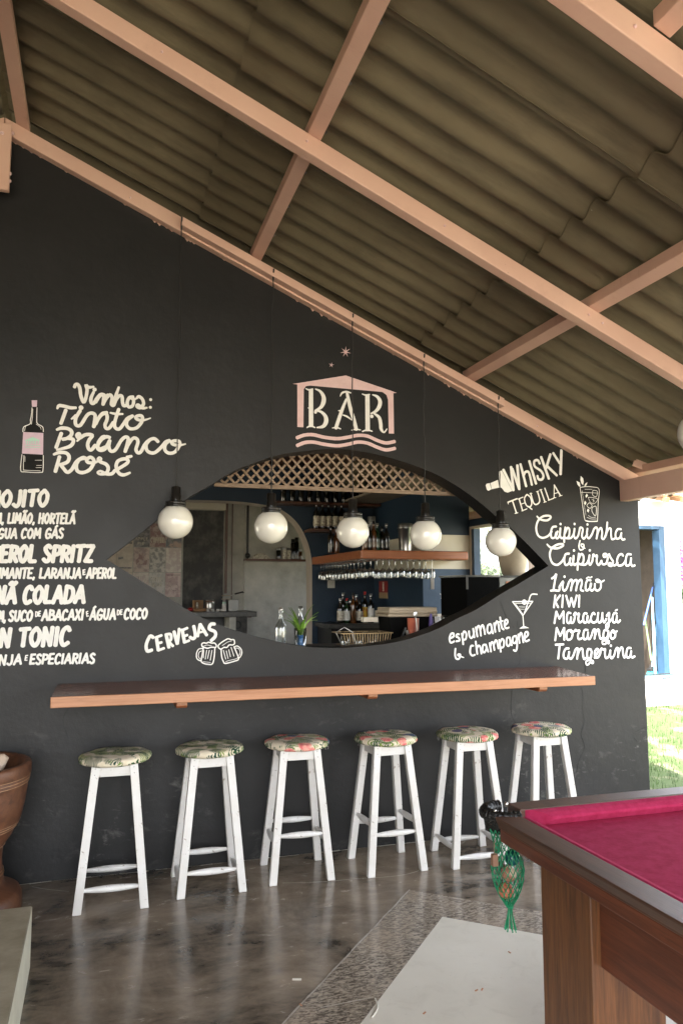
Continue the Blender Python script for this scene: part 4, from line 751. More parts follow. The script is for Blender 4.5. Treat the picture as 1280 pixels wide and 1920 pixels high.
trace(900,830,SH,48,[[(322,385),(462,670)],[(462,670),(430,345)],[(447,372),(545,655)],[(545,655),(518,322)],(44,[(562,305),(642,615)]),(42,[(608,460),(628,418),(668,410),(690,450),(722,595)]),(46,[(686,262),(780,578)]),(42,[(832,296),(806,250),(758,262),(762,335),(850,400),(885,470),(862,520),(815,515),(800,470)]),[(852,205),(960,508)],(46,[(982,165),(922,360)]),(46,[(935,330),(1072,462)]),(46,[(1022,150),(1112,290)]),(50,[(1137,110),(1125,445)])],'bold cream word WhISKY shaped as a bottle',polys=[[(70,605),(82,582),(128,572),(150,660),(110,680),(88,668)],[(136,572),(242,527),(262,635),(155,658)],[(256,405),(298,396),(443,683),(380,707),(335,692),(308,655),(290,636),(262,632)]])
trace(900,830,SH,23,[[(385,842),(515,792)],(24,[(450,822),(505,992)]),(14,[(484,1000),(525,990)]),(14,[(385,842),(390,866)]),(24,[(542,790),(592,962)]),(16,[(530,797),(597,770)]),(14,[(565,870),(618,852)]),(16,[(580,965),(652,935)]),[(652,732),(617,790),(642,880),(690,908),(720,860),(700,772),(652,732)],[(672,900),(722,942)],(24,[(705,715),(745,850),(790,872),(832,820),(800,690)]),(12,[(690,725),(722,715)]),(12,[(785,695),(818,684)]),(24,[(845,664),(905,838)]),(12,[(828,670),(862,660)]),(12,[(888,845),(925,834)]),(24,[(903,645),(962,812)]),(16,[(952,815),(1025,788)]),(16,[(1035,600),(1033,778)]),(26,[(1035,600),(1122,748)]),(13,[(1038,720),(1100,702)]),(12,[(1018,785),(1058,775)]),(12,[(1102,758),(1145,745)])],'cream serif word TEQUILA')
trace(340,1170,.109375,21,[[(378,410),(360,520),(342,640),(400,680),(460,690),(520,690),(550,640),(568,520),(575,410)],[(360,390),(350,345),(380,322),(430,327),(470,312),(520,327),(570,327),(600,365),(588,400),(550,398),(500,400),(450,415),(400,402),(360,390)],(18,[(365,420),(300,428),(262,500),(267,590),(320,628),(345,620)]),(11,[(350,460),(310,480),(292,540),(312,590),(340,600)]),(13,[(385,450),(375,580)]),(13,[(435,450),(410,600)]),(13,[(480,450),(450,590)]),(13,[(525,450),(495,620)]),(8,[(380,380),(440,360),(520,375)]),(8,[(370,645),(500,658)])],'white line drawing of the left beer mug',name='wall_drawing')
trace(340,1170,.109375,21,[[(682,430),(692,560),(720,640),(755,675),(900,640),(980,602),(950,500),(902,390)],[(640,410),(632,370),(680,322),(740,282),(800,252),(850,267),(900,272),(912,330),(880,358),(820,358),(780,400),(730,400),(680,430),(640,410)],(18,[(905,392),(960,377),(1022,430),(1035,500),(1002,570),(960,580)]),(11,[(925,412),(980,420),(1008,480),(988,540)]),(13,[(720,450),(760,600)]),(13,[(770,460),(800,590)]),(13,[(812,440),(840,560)]),(13,[(852,400),(900,550)]),(9,[(760,640),(950,592)]),(9,[(700,370),(790,310),(860,290)])],'white line drawing of the right beer mug',name='wall_drawing')
trace(200,820,.34375,18,[[(255,1092),(237,1085),(217,1130),(222,1165),(247,1160)],[(272,1090),(282,1160)],(14,[(272,1090),(300,1080)]),(14,[(275,1125),(300,1118)]),(14,[(282,1162),(313,1150)]),[(325,1075),(340,1145)],(15,[(325,1075),(350,1075),(350,1105),(330,1112)]),(15,[(335,1112),(362,1138)]),[(368,1060),(385,1125)],(16,[(387,1125),(396,1045)]),[(412,1050),(425,1118)],(14,[(412,1052),(440,1040)]),(14,[(420,1085),(440,1078)]),(14,[(425,1118),(450,1108)]),[(475,1030),(484,1080),(472,1098),(455,1090)],(15,[(508,1020),(497,1085)]),[(510,1020),(545,1078)],(11,[(502,1065),(535,1058)]),(18,[(588,1018),(567,1020),(560,1045),(590,1060),(592,1085),(570,1108)])],'white painted word CERVEJAS')
trace(1060,880,.0625,24,[[(420,545),(470,900),(520,1250),(560,1500),(620,1560),(760,1570),(920,1560),(942,1500),(960,1000),(985,600),(800,532),(600,520),(420,545)],(11,[(480,640),(530,1000),(592,1380)]),(14,[(440,690),(960,715)]),(12,[(560,600),(780,600)]),(15,[(660,840),(720,980),(810,1035),(890,990),(940,890),(800,850),(660,840)]),(20,[(690,1000),(775,1080),(710,1170),(620,1090),(690,1000)]),(18,[(800,630),(930,660),(900,820),(790,770),(800,630)]),(20,[(850,1110),(780,1150),(770,1260),(870,1400),(900,1250),(890,1120),(850,1110)]),(12,[(620,1440),(740,1490),(900,1490)]),(12,[(660,1380),(740,1440),(880,1440)]),(40,[(580,1540),(700,1565),(920,1560)]),(12,[(760,900),(850,960)]),(12,[(820,880),(800,1000)])],'white line drawing of a highball glass with lime and mint',polys=[[(430,200),(500,270),(520,370),(500,480),(450,420),(420,320)],[(305,350),(400,400),(425,520),(380,520),(330,450)],[(630,390),(610,470),(545,525),(545,470),(580,420)],[(610,730),(570,800),(590,860),(650,790)],[(640,1180),(615,1250),(660,1300),(690,1220)],[(560,940),(530,1020),(570,1080),(600,1000)]],name='wall_drawing')
trace(20,700,SA,10,[],'black painted body of the drawn wine bottle','crack',polys=[[(292,450),(352,450),(356,670),(430,715),(440,790),(436,1290),(400,1318),(200,1312),(142,1288),(158,1080),(168,780),(180,715),(262,672)]],name='drawing_fill')
BT = trace(20,700,SA,10,[[(290,460),(280,560),(268,620),(262,675),(180,715),(168,780)],[(355,460),(352,600),(360,670),(430,715),(440,780)],[(155,1085),(138,1290),(200,1315),(400,1322),(435,1290),(440,1095)],(7,[(182,1095),(175,1270),(200,1292),(400,1300)]),(7,[(300,480),(292,600),(280,680)]),(6,[(205,700),(195,740),(190,770)]),(5,[(350,1230),(420,1228)]),(5,[(340,1260),(415,1258)]),(5,[(330,1160),(420,1160)]),(6,[(195,1110),(195,1180)]),(5,[(345,680),(400,720),(410,750)])],'white line drawing of a wine bottle',name='wall_drawing')
trace(20,700,SA,8,[],'lilac label and cork painted on the drawn wine bottle','lilac',polys=[[(284,360),(358,360),(353,447),(288,447)],[(172,783),(440,796),(437,1085),(155,1070)]],name='drawing_label')
b_ = trace(20,700,SA,9,[(8,[(200,965),(250,960),(300,966),(350,960),(400,966)]),(8,[(205,992),(250,986),(300,993),(350,987),(395,993)])],'mint temple emblem on the drawn label','mint',polys=[[(197,892),(300,850),(392,890),(388,902),(202,902)]]+[[(x,902),(x+14,902),(x+12,945),(x,945)] for x in (208,238,268,298,328,366)],name='drawing_label')
for v in b_.data.vertices: v.co.y -= .0012
# BAR emblem
SE = .203125
def star(cx, cy, R_, n_, rot): return [(cx+(R_ if k % 2 == 0 else R_*.24)*math.sin(rot+math.pi*k/n_), cy-(R_ if k % 2 == 0 else R_*.24)*math.cos(rot+math.pi*k/n_)) for k in range(2*n_)]
trace(520,630,SE,35,[[(180,940),(250,915),(330,912),(430,935),(550,948),(650,935),(740,918),(830,925),(920,965),(1000,988),(1078,975)],[(182,1012),(250,985),(330,980),(430,1000),(550,1014),(650,1000),(740,980),(830,990),(920,1028),(1000,1052),(1080,1038)]],'two pale pink painted waves under the BAR emblem','pinkpaint',name='emblem')
trace(520,630,SE,30,[],'pale pink painted house outline around the word BAR','pinkpaint',polys=[[(140,442),(183,437),(630,365),(1065,513),(1100,526),(1068,528),(1073,902),(1025,900),(1019,590),(1004,545),(968,518),(920,513),(300,458),(263,464),(243,492),(239,843),(183,840),(183,448)]],name='emblem')
trace(520,630,SE,30,[],'large seven pointed pink painted star','pinkpaint',polys=[star(628,147,52,7,.05)],name='emblem'); trace(520,630,SE,30,[],'small five pointed pink painted star','pinkpaint',polys=[star(497,268,26,5,.2)],name='emblem')
trace(520,630,SE,1,[[(350,490,12),(395,512,26),(424,560,38),(424,610,42),(398,660,30),(345,690,14)],[(345,690,12),(400,700,24),(440,740,36),(448,790,42),(420,835,32),(362,846,12)],[(262,487,10),(290,498,16),(325,490,12)],[(272,846,12),(305,830,16),(345,846,12)],[(283,665,10),(300,668,16)]],'cream slab letter B',polys=[[(288,490),(328,490),(330,842),(288,842)]],dots=[(350,704,15)],jit=0)
trace(520,630,SE,1,[[(634,585,22),(600,670,30),(575,740,34),(538,850,34)],[(640,520,26),(656,600,34),(680,700,36),(700,760,36),(726,862,36)],[(578,556,10),(596,526,18),(636,515,18),(674,526,12)],[(602,730,10),(640,744,18),(684,776,10)],[(505,850,8),(545,846,14),(582,858,10)],[(682,870,8),(722,862,14),(764,868,10)],[(562,690,10),(578,692,16)]],'cream slab letter A',jit=0)
trace(520,630,SE,1,[[(876,543,12),(918,560,28),(944,600,38),(938,650,38),(905,695,28),(862,716,14)],[(890,716,18),(936,752,32),(950,810,36),(955,860,32),(982,890,16),(1008,858,9)],[(780,536,10),(812,546,16),(848,540,12)],[(782,882,12),(826,868,16),(872,880,12)]],'cream slab letter R',polys=[[(808,540),(848,540),(851,880),(810,880)]],dots=[(868,742,18)],jit=0)
# print on two kitchen tiles
def ttext(tile_x, tile_z, h, w_, txt, m, wd=.006):
    b = B(); x = 0; st_ = []
    for ch in txt:
        W_, ss = CAPS[ch]; st_ += [[(x+u, v) for u, v in s_] for s_ in ss]; x += W_+.18
    yy = Y3-.0148
    for k, q in enumerate(st_): tribbon(b, [(tile_x+u/x*w_, tile_z+v*h) for u, v in q], wd, yy-k*2e-5)
    b.build('tile_lettering', MT[m], KW, fixn=False)
c_ = lambda i: x1t-(i+1)*cw
ttext(c_(2)+.02, 2.20, .035, .16, 'APPLE', 'lab1', .007); ttext(c_(2)+.05, 2.145, .03, .09, 'PIE', 'lab1', .007)
ttext(c_(1)+.012, 2.175, .06, .165, 'COFFEE', 'creamwall', .010)
ttext(c_(1)+.02, 1.70, .05, .16, 'COFFEE', 'lab1', .007); ttext(c_(1)+.04, 1.635, .05, .12, 'BREAK' if False else 'TIME'.replace('TIME', 'BEAN'), 'lab1', .007)
# ================================================================ OBJECTS
ORD = ['first','second','third','fourth','fifth','sixth','seventh','eighth','ninth','tenth','eleventh','twelfth']
# ---- stools
def stool(x, y, rz, fab, label, hz, turn=0, tilt=0.0):
    t_ = thing('bar_stool', label, 'stool', (x, y, 0), rz, 'white wooden bar stools along the counter')
    hb_, ht, zt_ = .1625, .094, .70
    def leg_at(sx, sy, z): k = 1-z/zt_; return Vector((sx*(ht+(hb_-ht)*k), sy*(ht+(hb_-ht)*k), z))
    for sx in (-1, 1):
        for sy in (-1, 1):
            b = B(); p, q = leg_at(sx, sy, 0), leg_at(sx, sy, zt_); vs = []
            for c in (p, q):
                for i, j in ((-1,-1),(1,-1),(1,1),(-1,1)): vs.append(c+Vector((i*.021, j*.017, 0)))
            b.add(vs, [(3,2,1,0),(4,5,6,7),(0,1,5,4),(1,2,6,5),(2,3,7,6),(3,0,4,7)]); b.build('leg', MT['white'], t_, local=True, bevel=.003)
    for sy in (-1, 1):
        b = B(); z_ = .672; k = leg_at(1, sy, z_); b.box((-k.x+.015, k.y-sy*.004-.009, .640), (k.x-.015, k.y-sy*.004+.009, .699)); b.build('apron', MT['white'], t_, local=True, bevel=.002)
        b = B(); b.box((k.x*sy-.009, -k.y*sy+.02, .640), (k.x*sy+.009, k.y*sy-.02, .699)) if sy > 0 else b.box((-k.x-.009, k.y+.02, .640), (-k.x+.009, -k.y-.02, .699)); b.build('apron', MT['white'], t_, local=True, bevel=.002)
    for k_, (z_, ax) in enumerate(((hz[0], 0), (hz[1], 0), (hz[2], 1), (hz[3], 1))):
        s_ = -1 if k_ % 2 == 0 else 1
        if ax == 0: p, q = leg_at(-1, s_, z_), leg_at(1, s_, z_)
        else: p, q = leg_at(s_, -1, z_), leg_at(s_, 1, z_)
        b = B(); L = 9; pts = [p.lerp(q, i/(L-1)) for i in range(L)]; b.tube(pts, [.007+.011*math.sin(math.pi*i/(L-1)) for i in range(L)], 10); b.build('stretcher', MT['white'], t_, local=True)
    b = B(); prof = [(1e-4,.7005),(.170,.7005),(.181,.705),(.1865,.713),(.187,.721),(.182,.731),(.170,.738),(.14,.742),(.09,.744),(1e-4,.745)]
    b.lathe(prof, (0,0,0), 40); sv = []
    for v in b.v:
        a = math.atan2(v[1], v[0]); r_ = math.hypot(v[0], v[1]); f = 1+(.012*math.sin(a*9+x*7)+.008*math.sin(a*17+x*3))*(r_ > .12); sv.append((v[0]*f, v[1]*f, v[2]+tilt*v[0]+.003*math.sin(v[0]*30+v[1]*21+x)*(v[2] > .733)))
    b.v = sv; st_ = b.build('seat_cushion', fab, t_, local=True)
    b = B()
    for i in range(6):
        a = rnd.random()*6.28; p = Vector((.178*math.cos(a), .178*math.sin(a), .703)); b.tube([p, p+Vector((math.cos(a)*.004, math.sin(a)*.004, -.008)), p+Vector((math.cos(a)*.002, 0, -.010-rnd.random()*.012))], .0006, 3, cap=False)
    tag(b.build('loose_thread', MT['lab3'], st_, local=True), kind='stuff')
    for sx in (-1, 1):
        for dz in (.655, .685):
            b = B(); p = leg_at(sx, -1, dz); b.ball((p.x, p.y-.0175, dz), .0025, 6, 4); b.build('nail', MT['darksteel'], t_, local=True)
    return t_
stool(.115, -.353, -.03, FAB[0], 'white bar stool with a green palm leaf seat, the one beside the wooden mortar', (.105, .10, .17, .16), tilt=.02)
stool(.620, -.300, .0, FAB[1], 'white bar stool with a green palm leaf seat, second from the wooden mortar', (.115, .125, .06, .07), tilt=.012)
stool(1.124, -.277, -.05, FAB[2], 'white bar stool with high spindles and a pale green seat with faint pink flowers', (.245, .25, .205, .20))
stool(1.658, -.313, .03, FAB[3], 'white bar stool with high spindles and a seat of orange pink flowers', (.215, .21, .265, .26))
stool(2.175, -.350, -.035, FAB[4], 'white bar stool just behind the pool table pocket with a blue and pink flowered seat', (.055, .06, .10, .10))
stool(2.690, -.345, -.02, FAB[5], 'farthest right white bar stool, its feet hidden behind the pool table', (.10, .11, .2, .2))

# ---- globe pendants
for i, (gx, gz_) in enumerate(((.424,1.998),(.997,1.980),(1.522,1.962),(2.019,1.952),(2.566,1.920))):
    lab = ['first globe lamp from the left, hanging over the left tip of the eye opening', 'second globe lamp from the left, in front of the kitchen arch', 'middle globe lamp, hanging below the BAR emblem', 'fourth globe lamp, in front of the wooden glass shelf', 'rightmost globe lamp, in front of the bright window'][i]
    t_ = thing('globe_lamp', lab, 'lamp', (gx, -.112, gz_), 0, 'white glass globe lamps hanging in a row'); R_ = .1035
    b = B(); b.ball((0,0,0), R_, 40, 28); b.build('globe', MT['globe'], t_, local=True)
    b = B(); b.lathe([(.052,.082),(.060,.086),(.060,.100),(.056,.104),(.060,.108),(.060,.116),(.050,.120),(.024,.122)], (0,0,0), 28); b.build('globe_collar', MT['black'], t_, local=True)
    b = B(); b.lathe([(.030,.122),(.030,.150),(.027,.153),(.027,.200),(.024,.206),(.006,.210)], (0,0,0), 22); b.build('lamp_holder', MT['black'], t_, local=True)
    zt_ = zb(gx, .014)-gz_; b = B(); pts = [(0,0,.208)]+[(.003*math.sin(k*1.1+i)+.0025*math.sin(k*2.9+i*2), .001*math.cos(k), .208+(zt_-.208)*k/12) for k in range(1, 12)]+[(0, 0, zt_)]
    b.tube(pts, .0034, 6); b.build('cord', MT['cord'], t_, local=True)
    b = B(); b.tube([(0,0,zt_-.03), (0,-.004,zt_-.005), (0,-.006,zt_+.02), (0,-.018,zt_+.03), (0,-.018,zt_+.045)], .005, 6); b.build('cord_hook', MT['cord'], t_, local=True)
t_ = thing('globe_lamp', 'globe lamp cut off by the right edge of the picture under the roof', 'lamp', (2.512, -2.0, 2.285)); b = B(); b.ball((0,0,0), .10, 28, 18); b.build('globe', MT['globe'], t_, local=True); b = B(); b.tube([(0,0,.09), (0,0,zb(2.512,.097)-2.285)], .003, 6); b.build('cord', MT['cord'], t_, local=True)

# ---- wooden mortar with pestle
mt_ = thing('wooden_mortar', 'big turned wooden mortar with grooved bands standing by the left edge', 'mortar', (-.61, -.33, 0)); cx = -.61
prof = [(.0001,.40),(.10,.41),(.20,.50),(.255,.62),(.272,.715),(.285,.727),(.305,.725),(.312,.71),(.311,.668),(.304,.655),(.307,.650),(.302,.640),(.305,.634),(.299,.624),(.297,.60),(.286,.52),(.268,.44),(.262,.432),(.262,.426),(.255,.420),(.254,.412),(.246,.404),(.232,.37),(.20,.325),(.198,.318),(.192,.312),(.188,.25),(.192,.20),(.196,.192),(.194,.185),(.198,.175),(.20,.13),(.215,.115),(.262,.10),(.278,.092),(.288,.07),(.290,.01),(.284,0),(.0001,0)]
b = B(); b.lathe(prof, (cx, -.33, 0), 64); b.build('mortar_body', MT['mortar'], mt_)
for r_, z_ in ((.3065,.661),(.3045,.645),(.3015,.629),(.2632,.435),(.2585,.4225),(.2502,.4085),(.199,.321),(.1955,.197),(.1985,.181)):
    b = B(); b.tube([(cx+r_*math.cos(k*math.pi/32), -.33+r_*math.sin(k*math.pi/32), z_) for k in range(64)], .0022, 5, closed=True); b.build('worn_groove', MT['groove'], mt_)
t_ = thing('pestle', 'pale wooden pestle leaning in the mortar at the left edge', 'pestle', (-.55, -.35, .45)); b = B(); b.lathe([(.001,0),(.04,.005),(.05,.05),(.045,.2),(.032,.26),(.03,.35),(.001,.36)], (-.575, -.36, .44), 16, M=Matrix.Rotation(.42, 3, 'Y')); b.build('pestle_shaft', MT['pestle'], t_)

# ---- pool table
pt_ = thing('pool_table', 'pool table with dark wooden rails and red felt in the lower right corner', 'table', (2.0, -3.2, 0))
X0, YF, ZT = 1.362, -2.04, .80; XE, YN = 2.72, -4.45
b = B(); b.prism([(X0, ZT), (X0, ZT-.008), (X0+.010, ZT-.033), (X0+.010, ZT-.04), (X0+.09, ZT-.04), (X0+.09, ZT)], YN, YF-.145, lambda u, v, a: (u, a, v)); b.build('side_rail', MT['tablewood'], pt_, bevel=.003)
b = B(); b.box((X0+.012, YN, ZT-.083), (X0+.05, YF-.155, ZT-.0405)); b.build('rail_apron', MT['tableside'], pt_, bevel=.003)
b = B(); b.prism([(X0+.0, ZT-.0), (X0+.0, ZT-.078)], 0, 0, lambda u, v, a: (u, a, v)) if False else b.box((X0+.13, YF-.093, ZT-.085), (XE-.13, YF, ZT)); b.build('end_rail', MT['tablewood'], pt_, bevel=.004)
b = B(); b.box((XE-.09, YN, ZT-.085), (XE, YF-.145, ZT)); b.build('side_rail', MT['tablewood'], pt_, bevel=.004)
b = B(); b.box((X0+.10, YN, ZT-.085), (XE-.10, YF-.10, ZT-.052)); b.build('bed_cloth', MT['felt'], pt_)
# cushions
def cushion(o, d, n_, L, j0, j1, name='cushion'):
    """o start on the rail edge, d along the rail, n_ towards the bed; jaws cut at j0, j1"""
    b = B(); prof = [(0, -.004), (.012, -.001), (.034, -.008), (.052, -.020), (.053, -.028), (.040, -.051), (0, -.051)]
    vs = []; NS = 14
    for k in range(NS+1):
        s_ = k/NS
        for u, v in prof: 
            a = j0*u; c = L-j1*u; vs.append(Vector((o[0], o[1], ZT)) + Vector((*d, 0))*(a+(c-a)*s_) + Vector((*n_, 0))*u + Vector((0,0,v)))
    m_ = len(prof); b.add(vs, [(k*m_+i, k*m_+(i+1) % m_, (k+1)*m_+(i+1) % m_, (k+1)*m_+i) for k in range(NS) for i in range(m_)])
    b.add(vs[:m_], [tuple(range(m_))]); b.add(vs[-m_:], [tuple(range(m_))]); return b.build(name, MT['felt'], pt_, bevel=.002)
cushion((X0+.0905, YF-.165), (0,-1), (1,0), 2.2, 1.5, 0); cushion((X0+.150, YF-.0935), (1,0), (0,-1), XE-X0-.30, 1.6, 1.6); cushion((XE-.0905, YF-.165), (0,-1), (-1,0), 2.2, 1.5, 0)
# legs and side panels
for (lx, ly) in ((1.452, -2.60), (2.36, -2.60), (1.452, -4.3), (2.36, -4.3)):
    b = B(); b.box((lx, ly, 0), (lx+.262, ly+.275, ZT-.086)); b.build('leg', MT['tableleg'], pt_, bevel=.005)
b = B(); b.box((1.483, -4.0, .462), (1.51, -2.602, ZT-.0865)); b.build('side_panel', MT['tableside'], pt_, bevel=.003)
b = B(); b.box((1.47, -4.0, ZT-.14), (1.4825, -2.603, ZT-.0865)); b.build('side_panel', MT['tableside'], pt_, bevel=.003)
b = B(); b.box((2.56, -4.0, .462), (2.59, -2.602, ZT-.0865)); b.build('side_panel', MT['tableside'], pt_)
b = B(); b.box((1.72, -2.42, .50), (2.355, -2.39, ZT-.0865)); b.build('end_panel', MT['tableside'], pt_)
# corner pocket
pk = thing('pocket', None, None); pk.parent = pt_; pk.location = Vector((1.42, -2.11, .79)) - pt_.location
arc = []; c0 = Vector((1.452, -2.133))
for k in range(15):
    a = math.pi*(1.52 - 1.06*k/14); arc.append(Vector((c0.x-.004+.079*math.cos(a+.04), c0.y+.014+.079*math.sin(a+.04), .788+.006*math.sin(k*.9))))
arc = [Vector((1.39, -2.186, .78))]+[p for p in arc if True]+[Vector((1.502, -2.07, .792))]
def pocket_pt(k, n_): # path around the outside of the missing corner
    a = math.pi*(1.5-1.0*k/n_)-.0; return Vector((1.455+.088*math.cos(a), -2.118+.075*math.sin(a), 0))
rim = [pocket_pt(k, 18)+Vector((0,0,.792)) for k in range(19)]
b = B(); NR = len(rim)*3; pp = catmull([tuple(p) for p in rim], 3); b.tube(pp, [.021*(1+.16*math.sin(i*1.9)+.08*math.sin(i*3.7)) for i in range(len(pp))], 12); b.build('leather_rim', MT['leather'], pk)
b = B(); vs = []
for i, p in enumerate(rim):
    for j, (dr, z_) in enumerate(((.0, .79), (.006, .765), (.002, .742), (-.006, .728))):
        d = Vector((p.x-1.455, p.y+2.118, 0)).normalized(); vs.append(Vector((p.x, p.y, 0))+d*(dr+.003*math.sin(i*2.3))+Vector((0,0,z_)))
b.add(vs, [(i*4+j, i*4+j+1, i*4+j+5, i*4+j+4) for i in range(len(rim)-1) for j in range(3)], True); b.build('leather_skirt', MT['leather'], pk)
b = B(); b.ball((1.478, -2.055, .800), .009, 10, 6); b.build('rivet', MT['rivet'], pk); b = B(); b.ball((1.375, -2.16, .812), .006, 8, 5); b.build('rivet', MT['rivet'], pk)
# net bag
NC = Vector((1.432, -2.14, 0)); NST = 18
def netp(k, z):
    zz = (.745-z)/.345
    r_ = .058*(1-.25*math.sin(min(1, zz*2)*math.pi)) if zz < .28 else .058*max(.10, math.sin(math.pi*min(1, .32+.66*(zz-.28)/.52))**.8)
    a = 2*math.pi*k/NST; sag = Vector((.012*zz-.006, .0, 0))
    if zz > .8: r_ = .007+.012*(zz-.8)/.2
    return NC+sag+Vector((math.cos(a)*r_*(1+.06*math.sin(k*3)), math.sin(a)*r_, z))
b = B(); levels = [.745-.0185*i for i in range(16)]
for k in range(NST):
    for sg in (-1, 1): b.tube([netp(k+sg*(.5 if i % 2 else 0) , z) for i, z in enumerate(levels)], .0019, 4, cap=False)
b.build('pocket_net', MT['net'], pk)
b = B()
for k in range(22):
    a = k*.9; z0_ = levels[-1]; p = NC+Vector((.006,0,0)); q = [(p.x+.006*math.cos(a), p.y+.006*math.sin(a), z0_+.012), (p.x+.008*math.cos(a), p.y+.008*math.sin(a), z0_-.02), (p.x+.020*math.cos(a)+.002*math.sin(k*7), p.y+.020*math.sin(a), z0_-.068-.014*rnd.random())]
    b.tube(catmull(q, 4), .0022, 5)
for z_ in (levels[-1]+.006, levels[-1]+.001): b.tube([(NC.x+.006+.010*math.cos(k*.6), NC.y+.010*math.sin(k*.6), z_) for k in range(10)], .003, 5, closed=True)
b.build('net_tassel', MT['net'], pk)
tag(B().ball(netp(0, .60)*0+Vector((NC.x+.012, NC.y-.012, .642)), .0285, 28, 18).build('pool_ball', MT['tealball']), 'dark teal pool ball held in the green pocket net', 'ball')
tag(B().ball((NC.x+.010, NC.y+.012, .580), .0285, 28, 18).build('pool_ball', MT['tanball']), 'cream and tan pool ball low in the green pocket net', 'ball')
tag(B().ball((NC.x-.012, NC.y-.006, .530), .0275, 28, 18).build('pool_ball', MT['cup']), 'reddish brown pool ball at the bottom of the green net', 'ball')
b = B(); b.box((1.354, -2.178, .628), (1.374, -2.160, .668), Matrix.Translation((0,0,0))); b.m = 1; b.tube([(1.364, -2.169, .668), (1.368, -2.160, .70), (1.385, -2.15, .72)], .0015, 5)
tag(b.build('wooden_tag', [MT['chalk'], MT['cord']], bevel=.002), 'small brown wooden tag tied to the green pocket net', 'tag')

# ---- lattice above the opening
lt = thing('lattice_screen', 'weathered diagonal wooden lattice hanging in the top of the eye opening', 'lattice', (1.55, .25, 2.3))
zl0, zl1, xl0, xl1 = 2.285, 2.60, .70, 2.44
b = B(); b.box((xl0, .235, 2.262), (xl1, .262, 2.288)); b.build('bottom_rail', MT['lattice'], lt, bevel=.003)
stepx = .069
for dr in (-1, 1):
    x = xl0-.35
    while x < xl1+.35:
        p, q = Vector((x, 0, zl0)), Vector((x+dr*(zl1-zl0)*.93, 0, zl1))
        # clip to the frame
        def cl(a, c):
            if a.x < xl0: a = a.lerp(c, (xl0-a.x)/(c.x-a.x)) if c.x > xl0 else None
            elif a.x > xl1: a = a.lerp(c, (a.x-xl1)/(a.x-c.x)) if c.x < xl1 else None
            return a
        pa = cl(p, q); qa = cl(q, p) if pa is not None else None
        if pa is not None and qa is not None and (qa-pa).length > .03:
            yy = .243 if dr < 0 else .254; b = B(); b.beam((pa.x, yy, pa.z), (qa.x, yy, qa.z), .0145, .009, up=(0,1,0)); b.build('slat', MT['lattice'], lt)
        x += stepx
# ---- counter inside, back counter, shelves
ic = thing('inner_counter', 'dark stone service counter just behind the eye opening', 'counter', (1.8, .5, .2)); b = B(); b.box((.15, TH+.003, 1.165), (XS-.003, .78, 1.205)); b.build('counter_slab', MT['ksurf'], ic, bevel=.004); b = B(); b.box((.2, TH+.01, .2), (XS-.01, .72, 1.164)); b.build('counter_base', MT['navy'], ic)
bc = thing('back_counter', 'dark bottle counter against the navy back wall', 'counter', (2.7, 3.35, .2)); b = B(); b.box((2.32, 3.1, 1.19), (3.036, 3.676, 1.235)); b.build('counter_slab', MT['ksurf'], bc, bevel=.004); b = B(); b.box((2.36, 3.14, .2), (3.03, 3.67, 1.189)); b.build('counter_base', MT['black'], bc)
gs = thing('glass_shelf', 'thick reddish wooden shelf with wine glasses hanging under it', 'shelf', (2.8, 2.1, 1.9))
b = B(); b.box((2.285, 1.955, 1.878), (3.37, 2.277, 1.96)); b.build('shelf_board', MT['shelfwood'], gs, bevel=.012)
b = B(); b.box((2.29, 2.278, 1.878), (2.60, 3.675, 1.96)); b.build('shelf_board', MT['shelfwood'], gs, bevel=.006)
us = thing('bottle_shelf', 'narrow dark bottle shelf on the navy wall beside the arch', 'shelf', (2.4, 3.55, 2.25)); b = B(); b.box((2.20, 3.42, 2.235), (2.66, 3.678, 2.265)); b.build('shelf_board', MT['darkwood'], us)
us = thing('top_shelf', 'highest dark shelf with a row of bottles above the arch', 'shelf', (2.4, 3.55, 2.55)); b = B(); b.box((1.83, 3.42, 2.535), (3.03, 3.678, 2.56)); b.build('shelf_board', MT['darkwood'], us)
def bottle(loc, h, r, gm, label, lm=None, cap='black', group=None, neck=.35, sh=.58):
    t_ = thing('bottle', label, 'bottle', loc, rnd.random()*.4-.2, group); b = B(); rn = r*neck
    b.lathe([(r*.9,0),(r,.01),(r,h*sh),(r*.93,h*(sh+.05)),(r*.6,h*(sh+.12)),(rn,h*(sh+.18)),(rn,h*.93),(rn*1.15,h*.94),(rn*1.15,h*.955)], (0,0,0), 18); b.build('bottle_body', MT[gm], t_, local=True)
    b = B(); b.lathe([(rn*1.2,h*.90),(rn*1.22,h),(.0001,h)], (0,0,0), 14); b.build('cap', MT[cap], t_, local=True)
    if lm: b = B(); b.lathe([(r*1.012,h*.12),(r*1.012,h*(sh-.08))], (0,0,0), 18); b.build('bottle_label', MT[lm], t_, local=True)
    return t_
spec = [(638,'dglass','lab1','silver',.27,'dark squat bottle with cream label at the left end of the back counter group'),(643,'dglass','lab3','silver',.33,'tall bottle with silver cap and white label near the left of the back counter'),(650,'gglass','lab3','labred',.27,'green bottle with red cap and white label on the back counter'),(656,'gglass','lab1','silver',.25,'green bottle with silver cap and cream label on the back counter'),(662,'bglass',None,'black',.33,'amber bottle without label in the middle of the back counter'),(668,'bglass','lab1','silver',.31,'amber bottle with cream label on the back counter'),(674,'dglass','lab1','black',.26,'small dark bottle with black cap beside the yellow labelled one'),(684,'dglass','lab2','labred',.34,'tall dark bottle with yellow label and red cap on the back counter'),(695,'dglass','lab3','silver',.32,'long necked dark bottle at the right end of the back counter group')]
